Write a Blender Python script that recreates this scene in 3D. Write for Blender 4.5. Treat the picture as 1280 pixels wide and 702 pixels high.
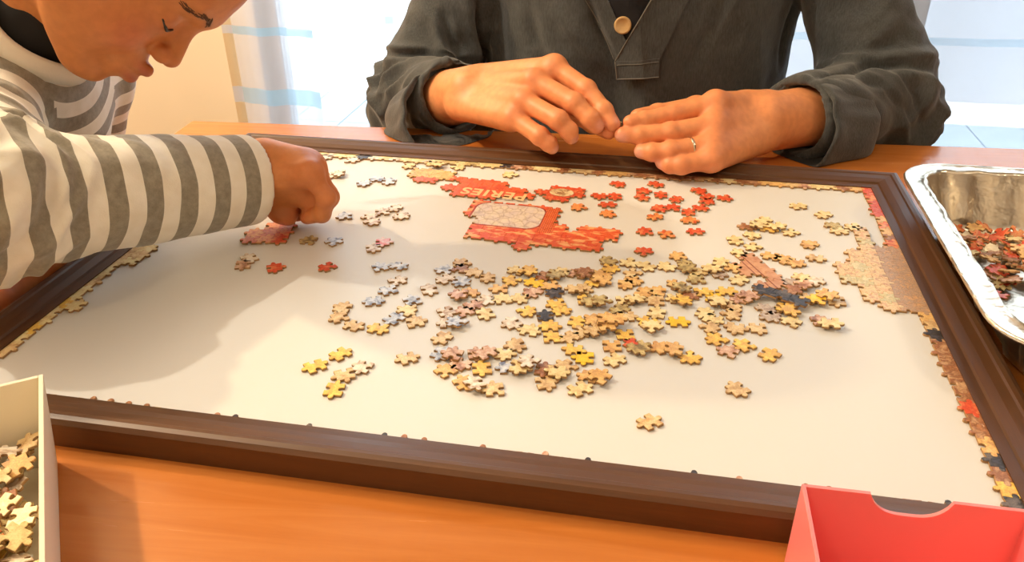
import bpy, bmesh, math, random
import numpy as np
from mathutils import Vector, Matrix

for _o in list(bpy.data.objects):
    bpy.data.objects.remove(_o)
SC = bpy.context.scene
COL = SC.collection
random.seed(7)

# ------------------------------------------------------------------ camera
# world: origin at the near left inside corner of the puzzle frame, x right, y away, z = 0 on the puzzle board
CAM = np.array([0.49758533, -0.403012, 0.3650729])
RCAM = np.array([[0.98270923, 0.18509264, -0.00481584],
                 [0.08694898, -0.48428814, -0.87057732],
                 [-0.16346975, 0.85510565, -0.49200806]])     # rows: right, down, forward
FPX = 1029.819
camd = bpy.data.cameras.new('camera')
camd.sensor_fit = 'HORIZONTAL'
camd.sensor_width = 36.0
camd.lens = FPX * 36.0 / 1280.0
camd.clip_start = 0.02
camd.clip_end = 60
cam = bpy.data.objects.new('camera', camd)
COL.objects.link(cam)
M4 = Matrix.Identity(4)
for i in range(3):
    M4[i][0] = RCAM[0][i]
    M4[i][1] = -RCAM[1][i]
    M4[i][2] = -RCAM[2][i]
    M4[i][3] = CAM[i]
cam.matrix_world = M4
SC.camera = cam

# ------------------------------------------------------------------ world, lamps, exposure
SC.view_settings.view_transform = 'Standard'
SC.view_settings.look = 'None'
SC.view_settings.gamma = 1.0
SC.view_settings.use_curve_mapping = False
SC.view_settings.exposure = 0.56
SC.cycles.use_denoising = True
SC.cycles.max_bounces = 8
SC.cycles.transparent_max_bounces = 12
SC.cycles.sample_clamp_indirect = 6.0
SC.cycles.caustics_reflective = False
SC.cycles.caustics_refractive = False

world = bpy.data.worlds.new('overcast_sky')
SC.world = world
world.use_nodes = True
bg = world.node_tree.nodes['Background']
bg.inputs[0].default_value = (0.78, 0.90, 1.0, 1)
bg.inputs[1].default_value = 2.6


def lamp(name, loc, energy, color, size=0.12):
    d = bpy.data.lights.new(name, 'POINT')
    d.energy = energy
    d.color = color
    d.shadow_soft_size = size
    o = bpy.data.objects.new(name, d)
    o.location = loc
    COL.objects.link(o)
    return o


WARM = (1.0, 0.70, 0.38)
lamp('ceiling_lamp_left', (-1.22, 0.62, 1.28), 54, (1.0, 0.71, 0.40), 0.03)
lamp('ceiling_lamp_over_child', (-1.00, 0.20, 1.38), 34, (1.0, 0.90, 0.72), 0.018)
lamp('ceiling_lamp_right', (1.65, 0.35, 1.10), 10, (1.0, 0.80, 0.55), 0.06)
lamp('ceiling_lamp_near', (-0.10, -1.05, 1.40), 9, (1.0, 0.80, 0.52), 0.10)


# ------------------------------------------------------------------ helpers
def ray(u, v):
    d = np.array([(u - 640.0) / FPX, (v - 351.0) / FPX, 1.0])
    return RCAM.T @ d


def PZ(u, v, z=0.0):
    d = ray(u, v)
    return CAM + d * ((z - CAM[2]) / d[2])


def PY(u, v, y):
    d = ray(u, v)
    return CAM + d * ((y - CAM[1]) / d[1])


def lin(c):
    c = c / 255.0
    return c / 12.92 if c <= 0.04045 else ((c + 0.055) / 1.055) ** 2.4


def rgb(r, g, b):
    return (lin(r), lin(g), lin(b), 1.0)


class NT:
    """small node-tree writer"""
    def __init__(self, name):
        self.m = bpy.data.materials.new(name)
        self.m.use_nodes = True
        self.t = self.m.node_tree
        self.b = self.t.nodes['Principled BSDF']
        self.out = self.t.nodes['Material Output']

    def n(self, typ, **kw):
        nd = self.t.nodes.new(typ)
        for k, v in kw.items():
            if k.startswith('i_'):
                key = k[2:].replace('_', ' ')
                nd.inputs[int(key) if key.isdigit() else key].default_value = v
            else:
                setattr(nd, k, v)
        return nd

    def l(self, a, b):
        self.t.links.new(a, b)

    def set(self, **kw):
        for k, v in kw.items():
            self.b.inputs[k.replace('_', ' ')].default_value = v

    def ramp(self, fac, stops, interp='LINEAR'):
        r = self.n('ShaderNodeValToRGB')
        r.color_ramp.interpolation = interp
        el = r.color_ramp.elements
        while len(el) < len(stops):
            el.new(0.5)
        for e, (p, c) in zip(el, stops):
            e.position = p
            e.color = c
        self.l(fac, r.inputs[0])
        return r.outputs[0]

    def mix(self, fac, a, b, mode='MIX'):
        m = self.n('ShaderNodeMix', data_type='RGBA', blend_type=mode)
        for s, v in ((0, fac), (6, a), (7, b)):
            if hasattr(v, 'node'):
                self.l(v, m.inputs[s])
            else:
                m.inputs[s].default_value = v
        return m.outputs[2]

    def math(self, op, a, b=0.0, c=0.0):
        m = self.n('ShaderNodeMath', operation=op)
        for s, v in ((0, a), (1, b), (2, c)):
            if hasattr(v, 'node'):
                self.l(v, m.inputs[s])
            else:
                m.inputs[s].default_value = v
        return m.outputs[0]

    def coord(self, which='Object', scale=(1, 1, 1), rot=(0, 0, 0), loc=(0, 0, 0)):
        tc = self.n('ShaderNodeTexCoord')
        mp = self.n('ShaderNodeMapping')
        mp.inputs['Scale'].default_value = scale
        mp.inputs['Rotation'].default_value = rot
        mp.inputs['Location'].default_value = loc
        self.l(tc.outputs[which], mp.inputs[0])
        return mp.outputs[0]

    def noise(self, vec=None, scale=5.0, detail=3.0, rough=0.5, dist=0.0):
        nd = self.n('ShaderNodeTexNoise')
        nd.inputs['Scale'].default_value = scale
        nd.inputs['Detail'].default_value = detail
        nd.inputs['Roughness'].default_value = rough
        nd.inputs['Distortion'].default_value = dist
        if vec is not None:
            self.l(vec, nd.inputs['Vector'])
        return nd.outputs[0]

    def bump(self, h, strength=0.3, dist=0.002):
        b = self.n('ShaderNodeBump')
        b.inputs['Strength'].default_value = strength
        b.inputs['Distance'].default_value = dist
        self.l(h, b.inputs['Height'])
        self.l(b.outputs[0], self.b.inputs['Normal'])

    def color(self, c):
        if hasattr(c, 'node'):
            self.l(c, self.b.inputs['Base Color'])
        else:
            self.b.inputs['Base Color'].default_value = c


def plain(name, c, rough=0.5, var=0.0, nscale=20.0, metallic=0.0, spec=0.5, c2=None, bump=0.0, bscale=200.0):
    t = NT(name)
    t.set(Roughness=rough, Metallic=metallic)
    t.b.inputs['Specular IOR Level'].default_value = spec
    if c2 is not None:
        v = t.coord()
        t.color(t.ramp(t.noise(v, nscale, 4), [(0.35, c), (0.65, c2)]))
    else:
        t.color(c)
    if bump > 0:
        t.bump(t.noise(t.coord(), bscale, 3), bump, 0.001)
    return t.m


def meshdata(name, verts, faces, mats=(), mi=None, smooth=False):
    me = bpy.data.meshes.new(name)
    me.from_pydata([tuple(map(float, v)) for v in verts], [], [tuple(map(int, f)) for f in faces])
    for m in mats:
        me.materials.append(m)
    if mi is not None:
        me.polygons.foreach_set('material_index', np.asarray(mi, dtype=np.int32))
    if smooth:
        me.polygons.foreach_set('use_smooth', np.ones(len(me.polygons), dtype=bool))
    me.update()
    return me


def link(name, me, parent=None, loc=None, rot=None):
    o = bpy.data.objects.new(name, me)
    COL.objects.link(o)
    if parent is not None:
        o.parent = parent
    if loc is not None:
        o.location = loc
    if rot is not None:
        o.rotation_euler = rot
    return o


def tag(o, label=None, cat=None, group=None, kind=None):
    if label:
        o['label'] = label
    if cat:
        o['category'] = cat
    if group:
        o['group'] = group
    if kind:
        o['kind'] = kind
    return o


def empty(name, loc=(0, 0, 0), rotz=0.0):
    o = bpy.data.objects.new(name, None)
    o.empty_display_size = 0.05
    o.location = loc
    o.rotation_euler = (0, 0, rotz)
    COL.objects.link(o)
    return o


def fix(me):
    bm = bmesh.new()
    bm.from_mesh(me)
    bmesh.ops.recalc_face_normals(bm, faces=bm.faces)
    bm.to_mesh(me)
    bm.free()
    return me


def box_geo(x0, x1, y0, y1, z0, z1, bev=0.0):
    """box, optionally with chamfered edges all round"""
    bm = bmesh.new()
    bmesh.ops.create_cube(bm, size=1.0)
    for v in bm.verts:
        v.co = Vector(((x0 + x1) / 2 + v.co.x * (x1 - x0), (y0 + y1) / 2 + v.co.y * (y1 - y0), (z0 + z1) / 2 + v.co.z * (z1 - z0)))
    if bev > 0:
        bmesh.ops.bevel(bm, geom=list(bm.edges), offset=bev, segments=2, profile=0.6, affect='EDGES')
    vs = [v.co.copy() for v in bm.verts]
    bm.verts.index_update()
    fs = [[v.index for v in f.verts] for f in bm.faces]
    bm.free()
    return vs, fs


def box(name, mat, x0, x1, y0, y1, z0, z1, bev=0.0, parent=None):
    vs, fs = box_geo(x0, x1, y0, y1, z0, z1, bev)
    return link(name, meshdata(name, vs, fs, [mat]), parent)


def prism(name, mat, poly, z0, z1, parent=None, bev=0.0):
    """vertical prism over a polygon (list of xy)"""
    n = len(poly)
    vs = [(p[0], p[1], z0) for p in poly] + [(p[0], p[1], z1) for p in poly]
    fs = [list(range(n))[::-1], list(range(n, 2 * n))] + [[i, (i + 1) % n, n + (i + 1) % n, n + i] for i in range(n)]
    me = meshdata(name, vs, fs, [mat])
    fix(me)
    if bev > 0:
        bm = bmesh.new()
        bm.from_mesh(me)
        bmesh.ops.bevel(bm, geom=list(bm.edges), offset=bev, segments=2, profile=0.6, affect='EDGES')
        bm.to_mesh(me)
        bm.free()
    return link(name, me, parent)


# value noise on numpy points
def _hash(i, j, k):
    h = (i * 374761393 + j * 668265263 + k * 2147483647) & 0xFFFFFFFF
    h = ((h ^ (h >> 13)) * 1274126177) & 0xFFFFFFFF
    return ((h ^ (h >> 16)) & 0xFFFF).astype(np.float32) / 65535.0


def vnoise(P):
    P = np.asarray(P, dtype=np.float64)
    I = np.floor(P).astype(np.int64)
    F = (P - I).astype(np.float32)
    F = F * F * (3 - 2 * F)
    r = 0
    for dx in (0, 1):
        for dy in (0, 1):
            for dz in (0, 1):
                w = (F[:, 0] if dx else 1 - F[:, 0]) * (F[:, 1] if dy else 1 - F[:, 1]) * (F[:, 2] if dz else 1 - F[:, 2])
                r = r + w * _hash(I[:, 0] + dx, I[:, 1] + dy, I[:, 2] + dz)
    return r


# signed-distance pieces
def cap(P, a, b, ra, rb):
    a = np.asarray(a, np.float32)
    b = np.asarray(b, np.float32)
    ba = b - a
    t = np.clip(((P - a) @ ba) / max(float(ba @ ba), 1e-9), 0, 1)
    return np.sqrt((((P - a) - t[:, None] * ba) ** 2).sum(1)) - (ra + (rb - ra) * t)


def ell(P, c, r):
    q = (P - np.asarray(c, np.float32))
    r = np.asarray(r, np.float32)
    k0 = np.sqrt(((q / r) ** 2).sum(1))
    k1 = np.sqrt(((q / (r * r)) ** 2).sum(1)) + 1e-9
    return k0 * (k0 - 1.0) / k1


def smin(a, b, k):
    h = np.clip(0.5 + 0.5 * (b - a) / k, 0, 1)
    return b + (a - b) * h - k * h * (1 - h)


def smax(a, b, k):
    return -smin(-a, -b, k)


def surface(f, lo, hi, h):
    """surface nets over f, evaluated only in the blocks near the surface"""
    lo = np.asarray(lo, np.float32)
    hi = np.asarray(hi, np.float32)
    B = 8
    nb = np.ceil((hi - lo) / (h * B)).astype(int)
    n = nb * B
    g = np.stack(np.meshgrid(*[np.arange(k) for k in nb], indexing='ij'), -1).reshape(-1, 3)
    cen = lo + (g * B + (B - 1) / 2.0).astype(np.float32) * h
    dc = f(cen.astype(np.float32))
    coarse = np.where(dc < 0, -1.0, 1.0).astype(np.float32).reshape(nb)
    D = np.repeat(np.repeat(np.repeat(coarse, B, 0), B, 1), B, 2)
    near = np.abs(dc) < h * B * 1.25
    gb = g[near]
    off = np.stack(np.meshgrid(*[np.arange(B)] * 3, indexing='ij'), -1).reshape(-1, 3)
    idx = (gb[:, None, :] * B + off[None]).reshape(-1, 3)
    vals = np.empty(len(idx), np.float32)
    CH = 400000
    for s in range(0, len(idx), CH):
        vals[s:s + CH] = f((lo + idx[s:s + CH].astype(np.float32) * h).astype(np.float32))
    D[idx[:, 0], idx[:, 1], idx[:, 2]] = vals
    for ax in range(3):
        sl = [slice(None)] * 3
        for e in (0, -1):
            sl[ax] = e
            D[tuple(sl)] = np.maximum(D[tuple(sl)], h * 0.5)
    ins = D < 0
    c = np.zeros(tuple(n - 1), np.int8)
    for dx in (0, 1):
        for dy in (0, 1):
            for dz in (0, 1):
                c += ins[dx:n[0] - 1 + dx, dy:n[1] - 1 + dy, dz:n[2] - 1 + dz]
    cells = np.argwhere((c > 0) & (c < 8))
    vid = np.full(tuple(n - 1), -1, np.int32)
    vid[cells[:, 0], cells[:, 1], cells[:, 2]] = np.arange(len(cells))
    acc = np.zeros((len(cells), 3), np.float64)
    cnt = np.zeros(len(cells), np.float64)
    corners = [(0, 0, 0), (1, 0, 0), (0, 1, 0), (1, 1, 0), (0, 0, 1), (1, 0, 1), (0, 1, 1), (1, 1, 1)]
    for a in range(8):
        for ax in range(3):
            if corners[a][ax]:
                continue
            ca = np.array(corners[a])
            cb = ca.copy()
            cb[ax] = 1
            ia = cells + ca
            ib = cells + cb
            da = D[ia[:, 0], ia[:, 1], ia[:, 2]]
            db = D[ib[:, 0], ib[:, 1], ib[:, 2]]
            m = (da < 0) != (db < 0)
            t = (da[m] / (da[m] - db[m]))[:, None]
            acc[m] += ca + t * (cb - ca)
            cnt[m] += 1
    V = lo + (cells + acc / cnt[:, None]) * h
    F = []
    for ax in range(3):
        o1, o2 = (ax + 1) % 3, (ax + 2) % 3
        sa = [slice(0, n[k] - 1) if k == ax else slice(1, n[k] - 1) for k in range(3)]
        sb = [slice(1, n[k]) if k == ax else slice(1, n[k] - 1) for k in range(3)]
        A_, B_ = ins[tuple(sa)], ins[tuple(sb)]
        for first in (True, False):
            e = np.argwhere((A_ & ~B_) if first else (~A_ & B_))
            if not len(e):
                continue
            e = e.copy()
            e[:, o1] += 1
            e[:, o2] += 1
            q = []
            for d1, d2 in ((-1, -1), (0, -1), (0, 0), (-1, 0)):
                k = e.copy()
                k[:, o1] += d1
                k[:, o2] += d2
                q.append(vid[k[:, 0], k[:, 1], k[:, 2]])
            q = np.stack(q, 1)
            if not first:
                q = q[:, ::-1]
            F.append(q)
    F = np.concatenate(F)
    F = F[(F >= 0).all(1)]
    return V.astype(np.float64), F


def vnormals(V, F):
    n = np.cross(V[F[:, 2]] - V[F[:, 0]], V[F[:, 3]] - V[F[:, 1]])
    N = np.zeros_like(V)
    for k in range(4):
        np.add.at(N, F[:, k], n)
    return N / (np.linalg.norm(N, axis=1)[:, None] + 1e-12)


def relax(V, F, it=2, lam=0.5):
    for _ in range(it):
        S_ = np.zeros_like(V)
        c = np.zeros(len(V))
        for k in range(4):
            for d in (1, 3):
                np.add.at(S_, F[:, k], V[F[:, (k + d) % 4]])
                np.add.at(c, F[:, k], 1)
        V = V + lam * (S_ / c[:, None] - V)
    return V


def quadmesh(name, V, F, mats, col=None, attr=None, corner=None):
    me = bpy.data.meshes.new(name)
    me.vertices.add(len(V))
    me.vertices.foreach_set('co', np.asarray(V, np.float32).ravel())
    me.loops.add(len(F) * 4)
    me.loops.foreach_set('vertex_index', np.asarray(F, np.int32).ravel())
    me.polygons.add(len(F))
    me.polygons.foreach_set('loop_start', np.arange(len(F), dtype=np.int32) * 4)
    me.polygons.foreach_set('loop_total', np.full(len(F), 4, np.int32))
    me.polygons.foreach_set('use_smooth', np.ones(len(F), dtype=bool))
    for m in mats:
        me.materials.append(m)
    if col is not None:
        a = me.color_attributes.new('Col', 'FLOAT_COLOR', 'POINT')
        a.data.foreach_set('color', np.asarray(col, np.float32).ravel())
    for k, v in (attr or {}).items():
        a = me.attributes.new(k, 'FLOAT', 'POINT')
        a.data.foreach_set('value', np.asarray(v, np.float32))
    for k, v in (corner or {}).items():
        a = me.attributes.new(k, 'FLOAT', 'CORNER')
        a.data.foreach_set('value', np.asarray(v, np.float32))
    me.update()
    me.validate()
    return me


def march(f, u, v, t0=0.3, t1=2.5):
    """first point of the surface f = 0 along the sight line through (u, v): only used to lay trim on cloth"""
    d = np.stack([ray(a, b) for a, b in zip(u, v)])
    d /= np.linalg.norm(d, axis=1)[:, None]
    t = np.full(len(d), t0)
    for _ in range(90):
        p = (CAM + d * t[:, None]).astype(np.float32)
        t = np.minimum(t + f(p) * 0.9, t1)
    return CAM + d * t[:, None], d


def tube_geo(path, rad, n=8, closed=False):
    path = [np.asarray(p, float) for p in path]
    k = len(path)
    rad = rad if hasattr(rad, '__len__') else [rad] * k
    vs, fs = [], []
    up = np.array([0.13, 0.21, 0.97])
    for i, p in enumerate(path):
        a = path[(i + 1) % k] if (closed or i < k - 1) else p
        b = path[i - 1] if (closed or i > 0) else p
        t = a - b
        t /= np.linalg.norm(t) + 1e-12
        x = np.cross(up, t)
        x /= np.linalg.norm(x) + 1e-12
        y = np.cross(t, x)
        for j in range(n):
            an = 2 * math.pi * j / n
            vs.append(p + rad[i] * (math.cos(an) * x + math.sin(an) * y))
    for i in range(k if closed else k - 1):
        for j in range(n):
            a, b = i * n + j, i * n + (j + 1) % n
            c, d = ((i + 1) % k) * n + (j + 1) % n, ((i + 1) % k) * n + j
            fs.append([a, b, c, d])
    if not closed:
        fs.append(list(range(n))[::-1])
        fs.append([(k - 1) * n + j for j in range(n)])
    return vs, fs


# ------------------------------------------------------------------ room
FLOOR = -0.712
TT = -0.012            # table top
CEIL = 1.75
YW = 1.56              # window wall, room side

plaster = plain('cream_plaster', rgb(238, 226, 205), 0.85, c2=rgb(233, 221, 199), nscale=3.0, bump=0.06, bscale=120)
shade_wall = plain('taupe_wallpaper', rgb(128, 112, 94), 0.9, c2=rgb(120, 104, 88), nscale=6.0)
white_paint = plain('white_paint', rgb(214, 210, 204), 0.8)


def plank_mat(name, c1, c2, c3, scale=1.0, axis='x', rough=0.35, bump=0.05):
    t = NT(name)
    sc = (1.6 * scale, 22 * scale, 22 * scale) if axis == 'x' else (22 * scale, 1.6 * scale, 22 * scale)
    v = t.coord('Object', sc)
    n1 = t.noise(v, 3.0, 6, 0.62, 0.9)
    big = t.noise(t.coord('Object', (0.8, 5, 5) if axis == 'x' else (5, 0.8, 5)), 2.5, 3, 0.5)
    col = t.ramp(n1, [(0.28, c1), (0.52, c2), (0.75, c3)])
    col = t.mix(0.25, col, t.ramp(big, [(0.35, c1), (0.65, c3)]), 'MIX')
    t.color(col)
    r = t.ramp(n1, [(0.3, (rough - 0.05,) * 3 + (1,)), (0.7, (rough + 0.1,) * 3 + (1,))])
    t.l(r, t.b.inputs['Roughness'])
    t.bump(n1, bump, 0.001)
    return t.m


floor_mat = plank_mat('floor_oak', rgb(120, 85, 50), rgb(150, 108, 66), rgb(172, 128, 82), 0.6, 'x', 0.4)
f_ = box('floor', floor_mat, -2.2, 3.0, -2.2, YW, FLOOR - 0.02, FLOOR)
tag(f_, kind='structure')
for nm, a in (('ceiling', (-2.2, 3.0, -2.2, YW + 0.12, CEIL, CEIL + 0.05)),
              ('wall_left', (-2.3, -2.2, -2.2, YW + 0.12, FLOOR, CEIL)),
              ('wall_right', (3.0, 3.1, -2.2, YW + 0.12, FLOOR, CEIL)),
              ('wall_back', (-2.3, 3.1, -2.3, -2.2, FLOOR, CEIL))):
    tag(box(nm, {'ceiling': white_paint, 'wall_back': plaster}.get(nm, shade_wall), *a), kind='structure')
# window wall: piers left and right, a beam over the sliding window
WX0, WX1, WZ1 = -0.53, 2.55, 1.35
wf = empty('wall_far', (0, 0, 0))
tag(wf, kind='structure')
box('wall_panel', plaster, -2.2, WX0, YW, YW + 0.12, FLOOR, CEIL, parent=wf)
box('wall_panel', plaster, WX1, 3.0, YW, YW + 0.12, FLOOR, CEIL, parent=wf)
box('wall_panel', plaster, WX0, WX1, YW, YW + 0.12, WZ1, CEIL, parent=wf)
tag(box('baseboard_far', white_paint, -2.2, WX0, YW - 0.012, YW, FLOOR, FLOOR + 0.07, 0.003), kind='structure')
# window: aluminium frame, two glass leaves
alu = plain('window_aluminium', rgb(205, 205, 205), 0.4, metallic=0.6)
tg = NT('window_glass')
tg.set(Roughness=0.0)
mixg = tg.n('ShaderNodeMixShader')
trn = tg.n('ShaderNodeBsdfTransparent')
gls = tg.n('ShaderNodeBsdfGlossy', i_Roughness=0.02)
fr = tg.n('ShaderNodeFresnel', i_IOR=1.35)
tg.l(fr.outputs[0], mixg.inputs[0])
tg.l(trn.outputs[0], mixg.inputs[1])
tg.l(gls.outputs[0], mixg.inputs[2])
tg.l(mixg.outputs[0], tg.out.inputs[0])
win = empty('window_1', (0, 0, 0))
tag(win, kind='structure')
for a in ((WX0, WX1, FLOOR, FLOOR + 0.045), (WX0, WX1, WZ1 - 0.05, WZ1), (WX0, WX0 + 0.04, FLOOR, WZ1), (WX1 - 0.05, WX1, FLOOR, WZ1), (0.99, 1.05, FLOOR, WZ1)):
    box('window_frame', alu, a[0], a[1], YW + 0.04, YW + 0.09, a[2], a[3], 0.004, win)
box('window_pane', tg.m, WX0 + 0.04, 0.99, YW + 0.060, YW + 0.066, FLOOR + 0.045, WZ1 - 0.05, 0, win)
box('window_pane', tg.m, 1.05, WX1 - 0.05, YW + 0.060, YW + 0.066, FLOOR + 0.045, WZ1 - 0.05, 0, win)

# balcony beyond the window: slabs laid away from the room, far strip coloured white as if sunlit, grey parapet on the right
tile_m = plain('balcony_tile', rgb(176, 190, 202), 0.5, c2=rgb(184, 198, 208), nscale=8)
grout = plain('balcony_grout', rgb(120, 135, 150), 0.9)
bf = box('floor_balcony', grout, -1.6, 3.6, YW + 0.12, 3.02, FLOOR - 0.06, FLOOR - 0.012)
tag(bf, kind='structure')
tv, tf = box_geo(-0.1, 0.1, -0.235, 0.235, -0.012, 0.0, 0.002)
tile_me = meshdata('tile', tv, tf, [tile_m])
for i in range(25):
    for j in range(3):
        link('tile', tile_me, bf, (-1.5 + i * 0.205, YW + 0.12 + 0.24 + j * 0.475, FLOOR))
tag(box('trim_balcony_sunlit_strip', plain('painted_sunlight_white', rgb(246, 246, 244), 0.7, bump=0.05, bscale=60), -1.6, 3.6, 3.02, 3.33, FLOOR - 0.06, FLOOR + 0.002, 0.003), kind='structure')  # sunlight on the far balcony floor, put in as a whiter strip
tag(box('wall_parapet', plain('grey_render', rgb(205, 206, 212), 0.9, c2=rgb(212, 212, 218), nscale=4, bump=0.1, bscale=40), 0.85, 3.6, 3.33, 3.45, FLOOR - 0.06, 0.55), kind='structure')
rail = empty('balcony_railing', (-0.4, 3.38, FLOOR))
tag(rail, 'pale metal railing beyond the sheer curtain on the left of the window', 'railing')
railm = plain('rail_paint', rgb(215, 225, 230), 0.4)
for z in (0.10, 0.32, 0.54, 0.76):
    box('rail', railm, -1.2, 1.24, -0.015, 0.015, z + 0.05, z + 0.085, 0.003, rail)
for x in (-1.2, -0.4, 0.4, 1.2):
    box('post', railm, x - 0.02, x + 0.02, -0.02, 0.02, 0.0, 0.88, 0.003, rail)


# sheer curtains: thin woven panels, banded
def sheer(name, x0, x1, y, waves, amp, dense, seed, tint, bands):
    rng = np.random.default_rng(seed)
    n = int((x1 - x0) / 0.012) + 1
    xs = np.linspace(x0, x1, n)
    ph = rng.uniform(0, 6)
    vs, fs = [], []
    zs = np.linspace(FLOOR + 0.02, CEIL - 0.35, 14)
    for z in zs:
        k = 1.0 - 0.25 * (z - FLOOR)
        for x in xs:
            vs.append((x + 0.01 * (0.3 - z) * (1 if x < 0 else 0), y + amp * k * math.sin(waves * (x - x0) + ph) + 0.4 * amp * math.sin(2.3 * waves * (x - x0) + 1.3 * ph + z), z))
    for j in range(len(zs) - 1):
        for i in range(n - 1):
            a = j * n + i
            fs.append((a, a + 1, a + n + 1, a + n))
    t = NT(name + '_cloth')
    tc = t.n('ShaderNodeTexCoord')
    sx = t.n('ShaderNodeSeparateXYZ')
    t.l(tc.outputs['Object'], sx.inputs[0])
    X, Z = sx.outputs[0], sx.outputs[2]
    # woven bands across at two heights, 0.2 apart and repeating, with a narrower dense line below each
    band = None
    for z0, z1 in bands:
        b_ = t.math('MULTIPLY', t.math('GREATER_THAN', Z, z0), t.math('LESS_THAN', Z, z1))
        band = b_ if band is None else t.math('MAXIMUM', band, b_)
    strip = t.math('LESS_THAN', X, -0.545)
    base = t.mix(band, tint, rgb(184, 220, 242))
    col = t.mix(t.math('MULTIPLY', strip, 0.0 if dense < 0.5 else 0.85), base, t.mix(band, rgb(228, 205, 160), rgb(225, 225, 238)))
    dif = t.n('ShaderNodeBsdfDiffuse')
    trl = t.n('ShaderNodeBsdfTranslucent')
    t.l(col, dif.inputs[0])
    t.l(col, trl.inputs[0])
    m1 = t.n('ShaderNodeMixShader')
    m1.inputs[0].default_value = 0.72
    t.l(dif.outputs[0], m1.inputs[1])
    t.l(trl.outputs[0], m1.inputs[2])
    trp = t.n('ShaderNodeBsdfTransparent')
    m2 = t.n('ShaderNodeMixShader')
    op = t.math('ADD', t.math('MULTIPLY', band, 0.22), dense)
    op = t.math('MINIMUM', t.math('ADD', op, t.math('MULTIPLY', strip, 0.0 if dense < 0.5 else 0.5)), 0.97)
    t.l(op, m2.inputs[0])
    t.l(trp.outputs[0], m2.inputs[1])
    t.l(m1.outputs[0], m2.inputs[2])
    t.l(m2.outputs[0], t.out.inputs[0])
    return link(name, meshdata(name, vs, fs, [t.m], smooth=True))


BAND1 = [(-0.092, -0.072), (-0.262, -0.222), (0.085, 0.105), (0.26, 0.30), (-0.44, -0.42), (-0.62, -0.58), (0.45, 0.47), (0.63, 0.67)]
BAND2 = [(-0.062, -0.046), (0.30, 0.316), (-0.42, -0.404), (0.66, 0.676)]
c1 = sheer('sheer_curtain', -0.575, -0.335, 1.46, 42, 0.010, 0.54, 3, rgb(232, 236, 246), BAND1)
tag(c1, 'checked sheer curtain gathered at the left edge of the window', 'curtain')
c2 = sheer('sheer_curtain', -0.36, 2.6, 1.49, 14, 0.012, 0.30, 5, rgb(228, 236, 246), BAND2)
tag(c2, 'thin white sheer curtain across the window behind the adult', 'curtain')
cr = link('curtain_rod', meshdata('curtain_rod', *tube_geo([(-0.66, 1.475, CEIL - 0.34), (2.65, 1.475, CEIL - 0.34)], 0.012, 10), [alu]))
tag(cr, 'plain metal rod holding the sheer curtains', 'curtain rod')

# ------------------------------------------------------------------ table
TABA = math.radians(4.1)
table_m = plank_mat('table_cherry', rgb(182, 106, 44), rgb(194, 117, 52), rgb(205, 129, 62), 1.0, 'x', 0.18, 0.02)
tab = empty('dining_table', (-0.1644, 0.6306, TT), TABA)
tag(tab, 'orange brown wooden dining table under the framed jigsaw', 'table')
TW, TD = 1.75, 0.95
vs, fs = box_geo(0, TW, -TD, 0.0, -0.028, 0.0, 0.004)
link('tabletop', meshdata('tabletop', vs, fs, [table_m]), tab)
for x in (0.03, TW - 0.09):
    for y in (-0.09, -TD + 0.03):
        box('leg', table_m, x, x + 0.06, y, y + 0.06, FLOOR - TT, -0.028, 0.004, tab)
for a in ((0.09, TW - 0.09, -0.07, -0.05), (0.09, TW - 0.09, -TD + 0.05, -TD + 0.07), (0.05, 0.07, -TD + 0.09, -0.09), (TW - 0.07, TW - 0.05, -TD + 0.09, -0.09)):
    box('apron', table_m, a[0], a[1], a[2], a[3], -0.098, -0.028, 0.002, tab)

# ------------------------------------------------------------------ puzzle frame
BW, BH = 0.735, 0.508
frame_x = plank_mat('frame_walnut_along', rgb(68, 42, 20), rgb(88, 55, 28), rgb(104, 68, 37), 1.6, 'x', 0.42, 0.10)
frame_y = plank_mat('frame_walnut_across', rgb(64, 38, 18), rgb(82, 50, 25), rgb(98, 62, 33), 1.6, 'y', 0.42, 0.10)
board_t = NT('puzzle_board')
board_t.set(Roughness=0.42)
board_t.color(rgb(221, 221, 219))
board_t.bump(board_t.noise(board_t.coord(), 180, 2), 0.03, 0.001)
pf = empty('framed_board', (0, 0, TT))
tag(pf, 'large dark brown wooden picture frame lying flat around the white board', 'frame')
prof = [(-0.004, 0.0026), (-0.004, 0.0034), (0.0, 0.0040), (0.004, 0.0044), (0.0052, 0.0062), (0.012, 0.0084), (0.019, 0.0096),
        (0.0205, 0.0108), (0.024, 0.0112), (0.0275, 0.0102), (0.030, 0.0072), (0.030, -0.012), (0.0128, -0.012), (0.0128, 0.0026)]


def bar(c0, c1, d0, d1, mat):
    """moulding swept between two mitred corners; d0, d1: outward diagonal at each end"""
    n = len(prof)
    vs = []
    for c, d in ((c0, d0), (c1, d1)):
        for w, z in prof:
            vs.append((c[0] + d[0] * w, c[1] + d[1] * w, z - TT))
    fs = [[i, (i + 1) % n, n + (i + 1) % n, n + i] for i in range(n)] + [list(range(n)), list(range(n, 2 * n))[::-1]]
    return link('frame_bar', fix(meshdata('frame_bar', vs, fs, [mat])), pf)


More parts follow.
